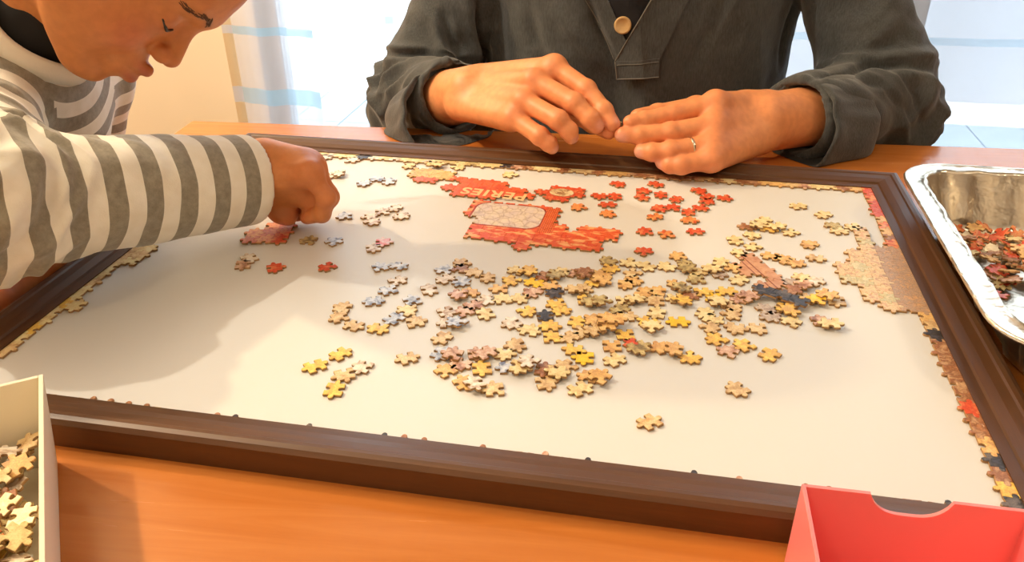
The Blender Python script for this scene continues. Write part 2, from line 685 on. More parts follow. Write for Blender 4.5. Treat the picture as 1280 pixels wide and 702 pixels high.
bar((0, 0), (BW, 0), (-1, -1), (1, -1), frame_x)
bar((BW, 0), (BW, BH), (1, -1), (1, 1), frame_y)
bar((BW, BH), (0, BH), (1, 1), (-1, 1), frame_x)
bar((0, BH), (0, 0), (-1, 1), (-1, -1), frame_y)
box('backing_board', board_t.m, -0.0125, BW + 0.0125, -0.0125, BH + 0.0125, -TT - 0.004, -TT, 0, pf)
LOOSE = '''95,492,w 130,487,w 204,481,c 230,493,c 124,437,w 133,440,w 168,421,b 180,435,b 196,431,b 180,333,b 205,336,w 212,325,w 215,350,w 225,362,w 237,344,w 165,273,g 190,275,b 124,215,p 124,228,w 156,214,o 204,225,o 233,269,w 238,282,r 252,233,b 268,238,b 275,211,w 273,194,b 266,173,b 308,201,w 299,180,b 244,158,t 247,143,t 263,133,t 284,132,y 292,149,b 299,163,c 311,147,t 254,73,y 267,92,y 290,79,w 280,67,t 279,48,y 320,96,t 325,254,t 312,238,b 325,243,v 317,222,w 340,237,t 332,220,b 354,231,t 344,201,o2 337,194,p 360,192,w 369,213,a 375,196,c 352,181,p 332,168,w 347,170,p 365,170,c 338,151,w 346,150,b 378,249,c 388,246,y 377,230,y 397,229,Y 404,243,v 399,212,p 390,201,c 398,180,y 390,160,w 415,175,k 406,151,c 339,128,t 344,107,b 354,104,p 362,96,p 353,85,a 371,111,p 378,110,p 392,115,c 379,93,y 370,73,a 379,70,w 394,69,t 399,98,b 407,97,c 414,103,w 426,100,v 429,84,t 399,129,t 425,144,y 439,147,t 445,130,y 454,121,Y 473,141,a 477,122,c 442,107,t 436,96,c 460,97,a 468,95,a 455,81,c 448,158,t 458,158,t 467,163,o2 459,283,g 461,268,y 419,253,c 413,244,g 432,252,p 440,252,v 455,255,a 450,240,y 456,241,o2 441,226,t 435,221,t 413,227,a 418,214,k 445,207,y 451,202,g 460,202,g 422,197,y 427,186,y 475,197,g 481,187,t 477,241,a 484,250,a 483,263,t 478,283,c 478,213,c 487,213,c 456,177,a 442,171,y 421,160,y 466,170,o2 494,229,a 506,233,a 505,217,t 522,224,c 526,218,y 533,232,v 544,239,y 565,244,y 555,230,Y 556,221,c 500,181,y 506,197,c 524,186,Y 545,204,c 552,195,c 549,182,t 555,165,y 563,149,p 482,159,y 473,171,o2 490,146,o 494,139,g 512,145,a 521,142,a 534,136,y 567,206,t 568,219,t 503,171,c 490,307,o 523,303,a 494,278,c 513,281,c 530,288,g 531,279,g 541,274,c 540,261,g 522,249,a 526,240,g 562,298,c 559,276,s 572,288,a 577,267,c 553,280,c 570,185,t 575,234,p 583,234,p 588,188,t 596,219,s 599,208,s 611,224,y 616,218,y 616,202,c 576,160,y 594,150,y 617,247,c 620,252,v 636,245,t 647,442,c 670,424,c 676,397,g 680,386,c 696,399,c 608,399,c 590,380,v 599,382,c 611,379,y 619,382,c 633,375,c 594,360,c 577,347,c 594,336,c 580,320,c 648,350,a 650,322,t 609,319,a 619,314,a 630,310,a 602,298,s 622,268,s 631,264,p 643,276,w 632,280,c 640,239,Y 657,244,t 649,246,a 639,208,p 646,202,c 453,468,o 496,475,o 543,464,o 482,453,o 482,436,o 502,446,o 519,437,o 571,450,o 551,437,o 436,432,o 453,433,o 447,410,o 450,387,o2 418,398,o2 502,410,o 516,414,o 498,388,o2 545,420,o 532,406,o 533,385,o2 490,351,o 511,348,o2 539,360,o 552,449,o 238,487,c 263,487,c 329,475,c 506,52,t 568,101,t'''


# ------------------------------------------------------------------ jigsaw pieces
CELL = 0.0136
TH = 0.0021
card = plain('grey_card_edge', rgb(178, 142, 98), 0.9, c2=rgb(148, 114, 76), nscale=400)


def print_mat(name, c1, c2, c3=None, scale=130.0):
    """printed face: blotches of two or three colours, shifted from piece to piece"""
    t = NT(name)
    t.set(Roughness=0.38)
    oi = t.n('ShaderNodeObjectInfo')
    tc = t.n('ShaderNodeTexCoord')
    off = t.n('ShaderNodeVectorMath', operation='ADD')
    cmb = t.n('ShaderNodeCombineXYZ')
    for k, mul in ((0, 7.3), (1, 3.9), (2, 1.7)):
        t.l(t.math('MULTIPLY', oi.outputs['Random'], mul), cmb.inputs[k])
    t.l(tc.outputs['Object'], off.inputs[0])
    t.l(cmb.outputs[0], off.inputs[1])
    n1 = t.noise(off.outputs[0], scale, 2.5, 0.5, 0.6)
    st = [(0.36, c1), (0.60, c2)] if c3 is None else [(0.34, c1), (0.50, c2), (0.66, c3)]
    col = t.ramp(n1, st)
    fine = t.noise(off.outputs[0], 900, 2)
    col = t.mix(0.22, col, t.ramp(fine, [(0.3, rgb(70, 50, 30)), (0.6, rgb(255, 245, 220))]), 'OVERLAY')
    t.color(col)
    return t.m


PM = {
    'w': print_mat('print_white', rgb(240, 232, 222), rgb(226, 212, 196), rgb(176, 150, 130)),
    'b': print_mat('print_bluish', rgb(226, 230, 238), rgb(190, 200, 218), rgb(104, 112, 142)),
    't': print_mat('print_tan', rgb(232, 206, 162), rgb(220, 188, 140), rgb(192, 154, 108)),
    'c': print_mat('print_cream', rgb(244, 230, 186), rgb(234, 214, 160), rgb(214, 186, 134)),
    'y': print_mat('print_yellow', rgb(246, 214, 112), rgb(236, 192, 92), rgb(216, 168, 92)),
    'Y': print_mat('print_bright_yellow', rgb(250, 208, 50), rgb(244, 190, 40)),
    'a': print_mat('print_ochre', rgb(234, 194, 134), rgb(226, 180, 114), rgb(204, 154, 100)),
    'o': print_mat('print_red', rgb(222, 92, 56), rgb(204, 72, 44), rgb(230, 132, 88)),
    'o2': print_mat('print_orange', rgb(228, 104, 54), rgb(236, 160, 96), rgb(206, 84, 46)),
    'p': print_mat('print_pink_brown', rgb(226, 196, 178), rgb(204, 160, 136), rgb(150, 104, 84)),
    'g': print_mat('print_olive', rgb(206, 188, 138), rgb(180, 160, 110), rgb(128, 112, 80)),
    'k': print_mat('print_dark', rgb(70, 70, 84), rgb(44, 40, 42), rgb(110, 100, 96)),
    'v': print_mat('print_brown', rgb(176, 122, 84), rgb(144, 94, 62), rgb(200, 160, 124)),
    's': print_mat('print_grey', rgb(204, 190, 176), rgb(182, 164, 152), rgb(150, 128, 116)),
    'r': print_mat('print_rose', rgb(232, 92, 104), rgb(236, 190, 190), rgb(240, 226, 220)),
}
CNAME = {'w': 'white', 'b': 'bluish white', 't': 'tan', 'c': 'cream', 'y': 'yellow', 'Y': 'bright yellow', 'a': 'ochre', 'o': 'red', 'o2': 'orange',
         'p': 'pinkish brown', 'g': 'olive', 'k': 'dark', 'v': 'brown', 's': 'grey', 'r': 'rose red'}
KNOB = [(0.37, -0.025), (0.345, 0.10), (0.40, 0.225), (0.50, 0.262), (0.60, 0.225), (0.655, 0.10), (0.63, -0.025)]


def edge_pts(p, q, s, j):
    """points from p up to (not with) q; s: +1 knob on the left of p->q, -1 hollow, 0 straight; j: shift of the knob"""
    p = np.array(p, float)
    q = np.array(q, float)
    d = q - p
    nrm = np.array((-d[1], d[0]))
    out = [p]
    if s:
        for t, o in KNOB:
            out.append(p + d * (t + j[0]) + nrm * (o * (1 + j[1])) * s)
    return out


def piece_geo(outline, z0=0.0, th=TH, inset=0.00035):
    o = np.array(outline)
    n = len(o)
    c = o.mean(0)
    e1 = np.roll(o, -1, 0) - o
    e0 = o - np.roll(o, 1, 0)
    n1 = np.stack([-e1[:, 1], e1[:, 0]], 1)
    n0 = np.stack([-e0[:, 1], e0[:, 0]], 1)
    nn = n1 / (np.linalg.norm(n1, axis=1)[:, None] + 1e-12) + n0 / (np.linalg.norm(n0, axis=1)[:, None] + 1e-12)
    nn /= np.linalg.norm(nn, axis=1)[:, None] + 1e-9
    oi = o + nn * inset                       # counter-clockwise outline: the left normal points in
    vs = [(x, y, z0) for x, y in o] + [(x, y, z0 + th * 0.82) for x, y in o] + [(x, y, z0 + th) for x, y in oi]
    fs = [list(range(n))[::-1]]
    mi = [1]
    for k in range(n):
        m = (k + 1) % n
        fs.append([k, m, n + m, n + k])
        mi.append(1)
        fs.append([n + k, n + m, 2 * n + m, 2 * n + k])
        mi.append(0)
    fs.append(list(range(2 * n, 3 * n)))
    mi.append(0)
    return vs, fs, mi


VAR = []
_r = random.Random(11)
for k in range(16):
    h = CELL / 2
    cs = [(-h + _r.uniform(-.0006, .0006), -h + _r.uniform(-.0006, .0006)), (h + _r.uniform(-.0006, .0006), -h + _r.uniform(-.0006, .0006)),
          (h + _r.uniform(-.0006, .0006), h + _r.uniform(-.0006, .0006)), (-h + _r.uniform(-.0006, .0006), h + _r.uniform(-.0006, .0006))]
    signs = [(1, 1, -1, -1), (1, -1, 1, -1), (-1, 1, -1, 1), (1, 1, 1, -1), (-1, -1, -1, 1), (-1, 1, 1, -1)][k % 6]
    ol = []
    for e in range(4):
        ol += edge_pts(cs[e], cs[(e + 1) % 4], -signs[e], (_r.uniform(-.06, .06), _r.uniform(-.12, .12)))
    vs, fs, mi = piece_geo(ol)
    VAR.append(meshdata('puzzle_piece', vs, fs, [PM['t'], card], mi))


def loose(x, y, z, code, rnd, tilt=0.0, label=None, group=None, rx=None, var=None):
    o = bpy.data.objects.new('puzzle_piece', VAR[rnd.randrange(16) if var is None else var])
    o.location = (x, y, z)
    a = tilt if rx is None else rx
    o.rotation_euler = (rnd.uniform(-a, a) if rx is None else rx, rnd.uniform(-tilt, tilt), rnd.uniform(0, 6.283))
    COL.objects.link(o)
    o.material_slots[0].link = 'OBJECT'
    o.material_slots[0].material = PM[code]
    tag(o, label, 'puzzle piece', group)
    return o


ORD = ['', 'first', 'second', 'third', 'fourth', 'fifth', 'sixth', 'seventh', 'eighth', 'ninth', 'tenth', 'eleventh', 'twelfth', 'thirteenth', 'fourteenth',
       'fifteenth', 'sixteenth', 'seventeenth', 'eighteenth', 'nineteenth', 'twentieth']


def region(x, y):
    """a phrase for where on the board a loose piece lies, all findable from the things around"""
    if y > 0.478 and x < 0.45:
        return 'beside the far border row of the puzzle'
    if x < 0.225 and y > 0.195:
        return "lying near the child's reaching hand"
    if y > 0.315 and x < 0.30:
        return "between the child's hand and the red lettered section"
    if y > 0.315 and x < 0.575:
        return 'in the red cluster below the ringed hand'
    if x > 0.545 and y > 0.255 and x < 0.64:
        return 'above the dark strip on the right of the heap'
    if x >= 0.64:
        return 'near the pastel section of the right border'
    if x > 0.53 and y > 0.205:
        return 'around the dark assembled strip'
    if x < 0.30 and y > 0.125:
        return 'in the curved trail left of the heap'
    if x < 0.285:
        return 'in the small nearest group at the lower left'
    if y < 0.095 and x > 0.44:
        return 'lying alone nearest the pink box'
    if y > 0.242:
        return 'in the far part of the big heap'
    if y > 0.19:
        return 'in the middle of the big heap'
    if y > 0.14:
        return 'in the near part of the big heap'
    return 'along the near edge of the big heap'


def inside(p, poly):
    c = False
    n = len(poly)
    for i in range(n):
        a, b = poly[i], poly[(i + 1) % n]
        if (a[1] > p[1]) != (b[1] > p[1]) and p[0] < (b[0] - a[0]) * (p[1] - a[1]) / (b[1] - a[1]) + a[0]:
            c = not c
    return c


PTS = []
STRIP = [(588, 241), (592, 254), (632, 234), (628, 221)]
PINK = [(578, 312), (592, 322), (617, 266), (600, 252), (590, 282), (578, 284)]


def inside_mm(x, y):
    return inside((x, y), PINK)


for tok in LOOSE.split():
    a, b, c = tok.split(',')
    if inside_mm(float(a), float(b)):
        continue
    if float(b) < 300 and c == 'o2':
        c = 'a'
    PTS.append((float(a) / 1000, float(b) / 1000, c))
_r = random.Random(5)
stack = []
keyed = {}
for (x, y, c) in PTS:
    d = [math.hypot(x - p[0], y - p[1]) for p in stack]
    under = [p for p, q in zip(stack, d) if q < 0.0122]
    z = 0.0002
    tl = 0.0
    if under and min(d) < 0.0108:
        z = max(p[2] for p in under) + TH * 0.95
        z = min(z, 3 * TH)
        tl = 0.10
    stack.append((x, y, z))
    keyed.setdefault((c, region(x, y)), []).append((x, y, z, tl))
for (c, reg), lst in keyed.items():
    lst.sort()
    for i, (x, y, z, tl) in enumerate(lst):
        if len(lst) == 1:
            lab = 'only %s puzzle piece %s' % (CNAME[c], reg)
        else:
            lab = '%s %s puzzle piece from the left %s' % (ORD[i + 1] if i + 1 < len(ORD) else str(i + 1) + 'th', CNAME[c], reg)
        lab = ' '.join(lab.split()[:16])
        loose(x, y, z + (0.0006 if tl else 0), c, _r, tl, lab, 'loose puzzle pieces on the board')


# ---- assembled sections: pieces cut from one grid, each piece a part
class Grid:
    def __init__(self, seed, nx, ny, cx, cy):
        r = random.Random(seed)
        self.nx, self.ny, self.cx, self.cy = nx, ny, cx, cy
        self.P = [[((i + (r.uniform(-.05, .05) if 0 < i < nx else 0)) * cx, (j + (r.uniform(-.05, .05) if 0 < j < ny else 0)) * cy) for j in range(ny + 1)] for i in range(nx + 1)]
        self.H = [[(r.choice((1, -1)), (r.uniform(-.06, .06), r.uniform(-.1, .1))) for j in range(ny + 1)] for i in range(nx)]
        self.V = [[(r.choice((1, -1)), (r.uniform(-.06, .06), r.uniform(-.1, .1))) for j in range(ny)] for i in range(nx + 1)]

    def hedge(self, i, j, flat):
        s, jt = self.H[i][j]
        return edge_pts(self.P[i][j], self.P[i + 1][j], 0 if flat else s, jt) + [np.array(self.P[i + 1][j])]

    def vedge(self, i, j, flat):
        s, jt = self.V[i][j]
        return edge_pts(self.P[i][j], self.P[i][j + 1], 0 if flat else s, jt) + [np.array(self.P[i][j + 1])]

    def outline(self, i, j, border=False):
        b = self.hedge(i, j, border and j == 0)
        r_ = self.vedge(i + 1, j, border and i + 1 == self.nx)
        t = self.hedge(i, j + 1, border and j + 1 == self.ny)[::-1]
        l_ = self.vedge(i, j, border and i == 0)[::-1]
        return b[:-1] + r_[:-1] + t[:-1] + l_[:-1]


def section(name, label, poly, ang, seed, matf, group=None):
    """assembled section covering poly (mm on the board); matf(u, v, i, j) -> material for a piece"""
    pts = [(a / 1000.0, b / 1000.0) for a, b in poly]
    ox, oy = pts[0]
    ca, sa = math.cos(ang), math.sin(ang)
    loc = [((x - ox) * ca + (y - oy) * sa, -(x - ox) * sa + (y - oy) * ca) for x, y in pts]
    x0, y0 = min(p[0] for p in loc), min(p[1] for p in loc)
    x1, y1 = max(p[0] for p in loc), max(p[1] for p in loc)
    nx, ny = max(1, round((x1 - x0) / CELL)), max(1, round((y1 - y0) / CELL))
    g = Grid(seed, nx, ny, (x1 - x0) / nx, (y1 - y0) / ny)
    w = (ox + x0 * ca - y0 * sa, oy + x0 * sa + y0 * ca)
    root = empty(name, (w[0], w[1], 0.0002), ang)
    tag(root, label, 'puzzle section', group)
    lp = [(p[0] - x0, p[1] - y0) for p in loc]
    k = 0
    for i in range(nx):
        for j in range(ny):
            cx, cy = (i + .5) * g.cx, (j + .5) * g.cy
            if inside((cx, cy), lp):
                vs, fs, mi = piece_geo(g.outline(i, j))
                link('piece', meshdata('piece', vs, fs, [matf(cx, cy, i, j), card], mi), root)
                k += 1
    root['size'] = (x1 - x0, y1 - y0)
    return root


def train_print(name, orient):
    """flat print of the assembled orange sections: orange brickwork with pale dashes; the grey stone oval on the largest"""
    t = NT(name)
    t.set(Roughness=0.35)
    tc = t.n('ShaderNodeTexCoord')
    sx = t.n('ShaderNodeSeparateXYZ')
    t.l(tc.outputs['Object'], sx.inputs[0])
    X, Y = sx.outputs[0], sx.outputs[1]
    v = t.coord('Object', (75, 170, 100))
    base = t.ramp(t.noise(v, 1.0, 3, 0.5, 0.4), [(0.40, rgb(220, 82, 40)), (0.53, rgb(230, 108, 58)), (0.60, rgb(242, 176, 116))], 'LINEAR')
    t.color(base)
    if orient == 'stone':
        # rounded grey stone plate with a red outline, and an orange brick column to its right
        def rect(x0, x1, y0, y1, rad):
            a = t.math('ABSOLUTE', t.math('SUBTRACT', X, (x0 + x1) / 2))
            b = t.math('ABSOLUTE', t.math('SUBTRACT', Y, (y0 + y1) / 2))
            qx = t.math('MAXIMUM', t.math('SUBTRACT', a, (x1 - x0) / 2 - rad), 0.0)
            qy = t.math('MAXIMUM', t.math('SUBTRACT', b, (y1 - y0) / 2 - rad), 0.0)
            return t.math('SUBTRACT', t.math('SQRT', t.math('ADD', t.math('MULTIPLY', qx, qx), t.math('MULTIPLY', qy, qy))), rad)
        d = rect(0.008, 0.082, 0.045, 0.098, 0.014)
        vor = t.n('ShaderNodeTexVoronoi', feature='DISTANCE_TO_EDGE')
        vor.inputs['Scale'].default_value = 95
        tcv = t.coord('Object')
        t.l(tcv, vor.inputs['Vector'])
        stone = t.ramp(vor.outputs['Distance'], [(0.01, rgb(176, 152, 140)), (0.07, rgb(222, 208, 198)), (0.4, rgb(232, 220, 212))])
        stone = t.mix(0.4, stone, t.ramp(t.noise(tcv, 90, 2), [(0.35, rgb(212, 196, 200)), (0.65, rgb(236, 222, 190))]))
        col = t.mix(t.math('LESS_THAN', d, 0.0022), base, rgb(170, 58, 30))
        col = t.mix(t.math('LESS_THAN', d, 0.0), col, stone)
        br = t.n('ShaderNodeTexBrick')
        br.inputs['Scale'].default_value = 120
        br.inputs['Color1'].default_value = rgb(236, 120, 58)
        br.inputs['Color2'].default_value = rgb(230, 104, 46)
        br.inputs['Mortar'].default_value = rgb(178, 70, 34)
        br.inputs['Mortar Size'].default_value = 0.04
        t.l(t.coord('Object', (1, 1, 1), (0, 0, 1.57)), br.inputs['Vector'])
        colmn = t.math('MULTIPLY', t.math('GREATER_THAN', X, 0.083), t.math('MULTIPLY', t.math('LESS_THAN', X, 0.098), t.math('GREATER_THAN', Y, 0.04)))
        col = t.mix(colmn, col, br.outputs[0])
        t.color(col)
    return t.m


tred = print_mat('print_lettered_red', rgb(222, 86, 44), rgb(230, 104, 58), rgb(210, 74, 38), 60)
tp = train_print('print_orange_brickwork', 'plain')
ts = train_print('print_stone_plate', 'stone')
redsec = section('puzzle_section', 'long red assembled section with pale upside-down lettering near the far border',
                 [(212, 466), (216, 476), (238, 473), (270, 462), (285, 452), (318, 449), (352, 435), (366, 412), (306, 403), (280, 409), (264, 420), (272, 446), (236, 436), (217, 445)],
                 math.radians(-6), 21, lambda x, y, i, j: PM['a'] if (x < 0.055 and y > 0.04) else tred)
stonesec = section('puzzle_section', 'largest orange assembled section with a rounded grey stone plate',
                   [(303, 388), (316, 396), (399, 389), (404, 341), (465, 351), (464, 329), (444, 305), (425, 302), (389, 304), (383, 290), (362, 291), (360, 302), (322, 303), (312, 330)],
                   math.radians(-3.0), 22, lambda x, y, i, j: ts)
tn = train_print('print_red_ring', 'plain')
facesec = section('puzzle_section', 'small red assembled section with a round cream picture between the hands',
                  [(366, 426), (378, 450), (414, 447), (418, 424), (398, 411)], math.radians(-4), 23,
                  lambda x, y, i, j: PM['o'])
redc = section('puzzle_section', "small red assembled chunk under the child's hand",
               [(101, 262), (104, 291), (122, 306), (137, 299), (142, 264)], math.radians(12), 24, lambda x, y, i, j: PM['o2'] if (i + j) % 2 else PM['o'])
darksec = section('puzzle_section', 'narrow dark assembled strip on the right of the heap',
                  [(588, 241), (592, 254), (632, 234), (628, 221)], math.radians(-26.5), 25, lambda x, y, i, j: PM['k'])
darksec.location.z = 0.0046
stripe_t = NT('print_twin_lines')
stripe_t.set(Roughness=0.38)
_x = stripe_t.n('ShaderNodeTexCoord')
_s = stripe_t.n('ShaderNodeSeparateXYZ')
stripe_t.l(_x.outputs['Object'], _s.inputs[0])
_d = stripe_t.math('ABSOLUTE', stripe_t.math('SUBTRACT', stripe_t.math('ABSOLUTE', stripe_t.math('SUBTRACT', _s.outputs[1], 0.013)), 0.0028))
stripe_t.color(stripe_t.mix(stripe_t.math('LESS_THAN', _d, 0.0006), stripe_t.ramp(stripe_t.noise(stripe_t.coord(), 120, 3), [(0.35, rgb(214, 164, 128)), (0.65, rgb(196, 140, 108))]), rgb(140, 70, 44)))
pinksec = section('puzzle_section', 'pinkish brown assembled section with twin dark lines above the dark strip',
                  [(578, 312), (592, 322), (617, 266), (600, 252), (590, 282), (578, 284)], math.radians(-64), 26, lambda x, y, i, j: stripe_t.m)

# lettering printed on the red section (it faces the adult, so it stands upside down here)
pale_ink = plain('pale_print', rgb(250, 206, 150), 0.4)
fc = bpy.data.curves.new('lettering', 'FONT')
fc.body = 'PERIES'
fc.size = 0.024
fc.space_character = 1.12
fc.extrude = 0.00006
fc.offset = 0.0006
fc.align_x = 'CENTER'
fo = bpy.data.objects.new('lettering', fc)
COL.objects.link(fo)
dg = bpy.context.evaluated_depsgraph_get()
lm = bpy.data.meshes.new_from_object(fo.evaluated_get(dg))
bpy.data.objects.remove(fo)
lm.materials.clear()
lm.materials.append(pale_ink)
fo = link('lettering', lm)
_a = math.radians(-6)
fo.parent = redsec
_w = Vector((0.322, 0.4235, 0))
_dx, _dy = _w.x - redsec.location.x, _w.y - redsec.location.y
fo.location = (_dx * math.cos(_a) + _dy * math.sin(_a), -_dx * math.sin(_a) + _dy * math.cos(_a), TH + 0.00012)
fo.rotation_euler = (0, 0, math.pi + math.radians(0))
fo['label'] = 'pale capital letters printed upside down'
# the round cream picture on the small section
vs, fs = [], []
for k in range(24):
    a = 6.2832 * k / 24
    vs.append((0.0135 * math.cos(a), 0.0105 * math.sin(a), 0))
    vs.append((0.0135 * math.cos(a), 0.0105 * math.sin(a), 0.00012))
fs = [[2 * k, (2 * k + 2) % 48, (2 * k + 3) % 48, 2 * k + 1] for k in range(24)] + [[2 * k + 1 for k in range(24)]]
rp = link('round_print', meshdata('round_print', vs, fs, [print_mat('print_cream_round', rgb(232, 214, 180), rgb(214, 190, 150), rgb(150, 110, 76), 160)]), facesec)
_dx, _dy = 0.393 - facesec.location.x, 0.434 - facesec.location.y
rp.location = (_dx, _dy, TH + 0.0001)
rp['label'] = 'round cream picture printed on the pieces'

# the border of the puzzle, one assembled thing with the pastel section on its right side
GX0, GY0 = -0.003, -0.0085
NX, NY = 54, 38
bg_ = Grid(77, NX, NY, (BW + 0.003) / NX, (BH - GY0) / NY)
border = empty('puzzle_border', (GX0, GY0, 0.0002))
tag(border, 'assembled outer border of the jigsaw lying just inside the dark frame', 'puzzle border')
RIGHT = [(694, 402), (708, 402), (712, 357), (745, 350), (745, 236), (708, 234), (697, 238), (690, 253), (676, 258), (672, 298), (676, 338), (690, 352)]
LEFT = [[(-5, 225), (20, 232), (24, 205), (8, 196), (-5, 200)], [(-5, 190), (14, 190), (16, 168), (-5, 160)], [(-5, 140), (20, 132), (16, 112), (-5, 110)], [(-5, 270), (14, 270), (14, 245), (-5, 245)]]
past = [print_mat('print_pastel', rgb(216, 170, 128), rgb(222, 196, 150), rgb(196, 150, 120), 170), print_mat('print_pastel_green', rgb(204, 186, 136), rgb(190, 180, 140), rgb(224, 206, 166), 170),
        print_mat('print_pastel_grey', rgb(190, 150, 118), rgb(172, 146, 124), rgb(206, 160, 116), 170)]
_b = random.Random(9)
for i in range(NX):
    for j in range(NY):
        cx, cy = (i + .5) * bg_.cx, (j + .5) * bg_.cy
        p = ((cx + GX0) * 1000, (cy + GY0) * 1000)
        edge = i in (0, NX - 1) or j in (0, NY - 1)
        inr = inside(p, RIGHT)
        inl = any(inside(p, q) for q in LEFT)
        if not (edge or inr or inl):
            continue
        y = p[1]
        if i == NX - 1 and not inr:
            if y > 420:
                m = PM[_b.choice(('o', 'o', 'o2'))]
            elif y > 350:
                m = PM[_b.choice(('v', 'v', 'a', 'o2'))]
            elif y > 205:
                m = PM[_b.choice(('a', 't'))]
            elif 22 < y < 36:
                m = PM['y']
            else:
                m = PM[_b.choice(('k', 'v', 'v', 'o2', 'v', 'a', 'k', 'o'))]
        elif inr:
            m = past[2] if p[0] > 712 else past[_b.choice((0, 0, 1))]
        elif i == 0 or inl:
            m = PM[_b.choice(('c', 't', 'y', 'c'))] if y < 235 else PM[_b.choice(('v', 'k', 'g', 'a'))]
        elif j == NY - 1:
            m = PM[_b.choice(('c', 'w', 'g', 'k', 'c'))] if p[0] < 330 else PM[_b.choice(('v', 'p', 't', 'a', 'v', 'c'))]
        else:
            m = PM[_b.choice(('v', 'k', 'p', 'c', 'v', 'p'))]
        vs, fs, mi = piece_geo(bg_.outline(i, j, True))
        link('piece', meshdata('piece', vs, fs, [m, card], mi), border)


# ------------------------------------------------------------------ boxes and the foil tray
def open_box(name, root, L, D, H, th, mat, notch=None, floor=0.002, taper=0.0):
    """open box in the thing's own axes: x along the far wall, y towards the near side is negative"""
    def wall(nm, x0, x1, y0, y1):
        vs, fs = box_geo(x0, x1, y0, y1, 0, H, th * 0.22)
        vs = [(L / 2 + (v[0] - L / 2) * (1 - 2 * taper / L * (1 - v[2] / H)), -D / 2 + (v[1] + D / 2) * (1 - 2 * taper / D * (1 - v[2] / H)), v[2]) for v in vs]
        return link(nm, meshdata(nm, vs, fs, [mat]), root)
    wall('side_wall', 0, th, -D, 0)
    wall('side_wall', L - th, L, -D, 0)
    wall('side_wall', th, L - th, -D, -D + th)
    if notch is None:
        wall('side_wall', th, L - th, -th, 0)
    else:
        n0, n1, dep = notch
        pts = [(th, 0), (L - th, 0), (L - th, H)]
        for k in range(25):
            t = 1 - k / 24.0
            x = n0 + (n1 - n0) * t
            s = abs(2 * t - 1)
            pts.append((x, H - dep * (1 - s ** 3.2) ** 0.8))
        pts.append((th, H))
        n = len(pts)
        vs = [(p[0], -th, p[1]) for p in pts] + [(p[0], 0, p[1]) for p in pts]
        fs = [list(range(n)), list(range(n, 2 * n))[::-1]] + [[i, (i + 1) % n, n + (i + 1) % n, n + i] for i in range(n)]
        me = fix(meshdata('notched_wall', vs, fs, [mat]))
        link('notched_wall', me, root)
    vs, fs = box_geo(th + taper, L - th - taper, -D + th + taper, -th - taper, 0, floor, 0)
    link('box_floor', meshdata('box_floor', vs, fs, [mat]), root)


# pink plastic box, front right
pk = NT('coral_pink_plastic')
pk.set(Roughness=0.32)
pk.color(rgb(252, 140, 140))
pk.b.inputs['Subsurface Weight'].default_value = 0.25
pk.b.inputs['Subsurface Radius'].default_value = (0.01, 0.004, 0.004)
pk.b.inputs['Subsurface Scale'].default_value = 0.5
HZ = 0.048
a0 = PZ(1002, 604, HZ)
a1 = PZ(1280, 636, HZ)
ang = math.atan2(a1[1] - a0[1], a1[0] - a0[0])
pinkb = empty('pink_box', (a0[0], a0[1], TT), ang)
tag(pinkb, 'open coral pink plastic box with a thumb notch at the front right corner', 'box')
ln = np.linalg.norm(a1 - a0)
nA = np.linalg.norm(PZ(1088, 614, HZ) - a0)
nB = np.linalg.norm(PZ(1192, 626, HZ) - a0)
open_box('pink_box', pinkb, ln + 0.004, 0.13, HZ - TT, 0.0022, pk.m, (nA, nB, 0.0125))

# white cardboard box with spare pieces, front left
wc = plain('white_card', rgb(238, 228, 204), 0.75, bump=0.05, bscale=300)
HW = 0.053
b0 = PZ(54, 467, HW)
b1 = PZ(0, 480, HW)
angw = math.atan2(b0[1] - b1[1], b0[0] - b1[0])
LW, DW = 0.20, 0.27
wb = empty('card_box', (b0[0] - LW * math.cos(angw), b0[1] - LW * math.sin(angw), TT), angw)
tag(wb, 'open white card box full of loose jigsaw pieces at the front left corner', 'box')
open_box('card_box', wb, LW, DW, HW - TT, 0.0028, wc, None, 0.002, 0.008)


def in_box(root, ang_, x, y):
    return (root.location.x + x * math.cos(ang_) - y * math.sin(ang_), root.location.y + x * math.sin(ang_) + y * math.cos(ang_))


def heap_mesh(name, root, spots, codes, rnd):
    """many small pieces nobody could count, joined"""
    keys = list(dict.fromkeys(codes))
    mats = [PM[k] for k in keys] + [card]
    V, F, MI = [], [], []
    for (x, y, z) in spots:
        me = VAR[rnd.randrange(16)]
        R_ = Matrix.Rotation(rnd.uniform(0, 6.28), 3, 'Z') @ Matrix.Rotation(rnd.uniform(-.45, .45), 3, 'X') @ Matrix.Rotation(rnd.uniform(-.45, .45), 3, 'Y')
        o = len(V)
        ci = keys.index(rnd.choice(codes))
        V += [tuple(R_ @ v.co + Vector((x, y, z))) for v in me.vertices]
        for p in me.polygons:
            F.append([i + o for i in p.vertices])
            MI.append(len(mats) - 1 if p.material_index else ci)
    return link(name, meshdata(name, V, F, mats, MI), root)


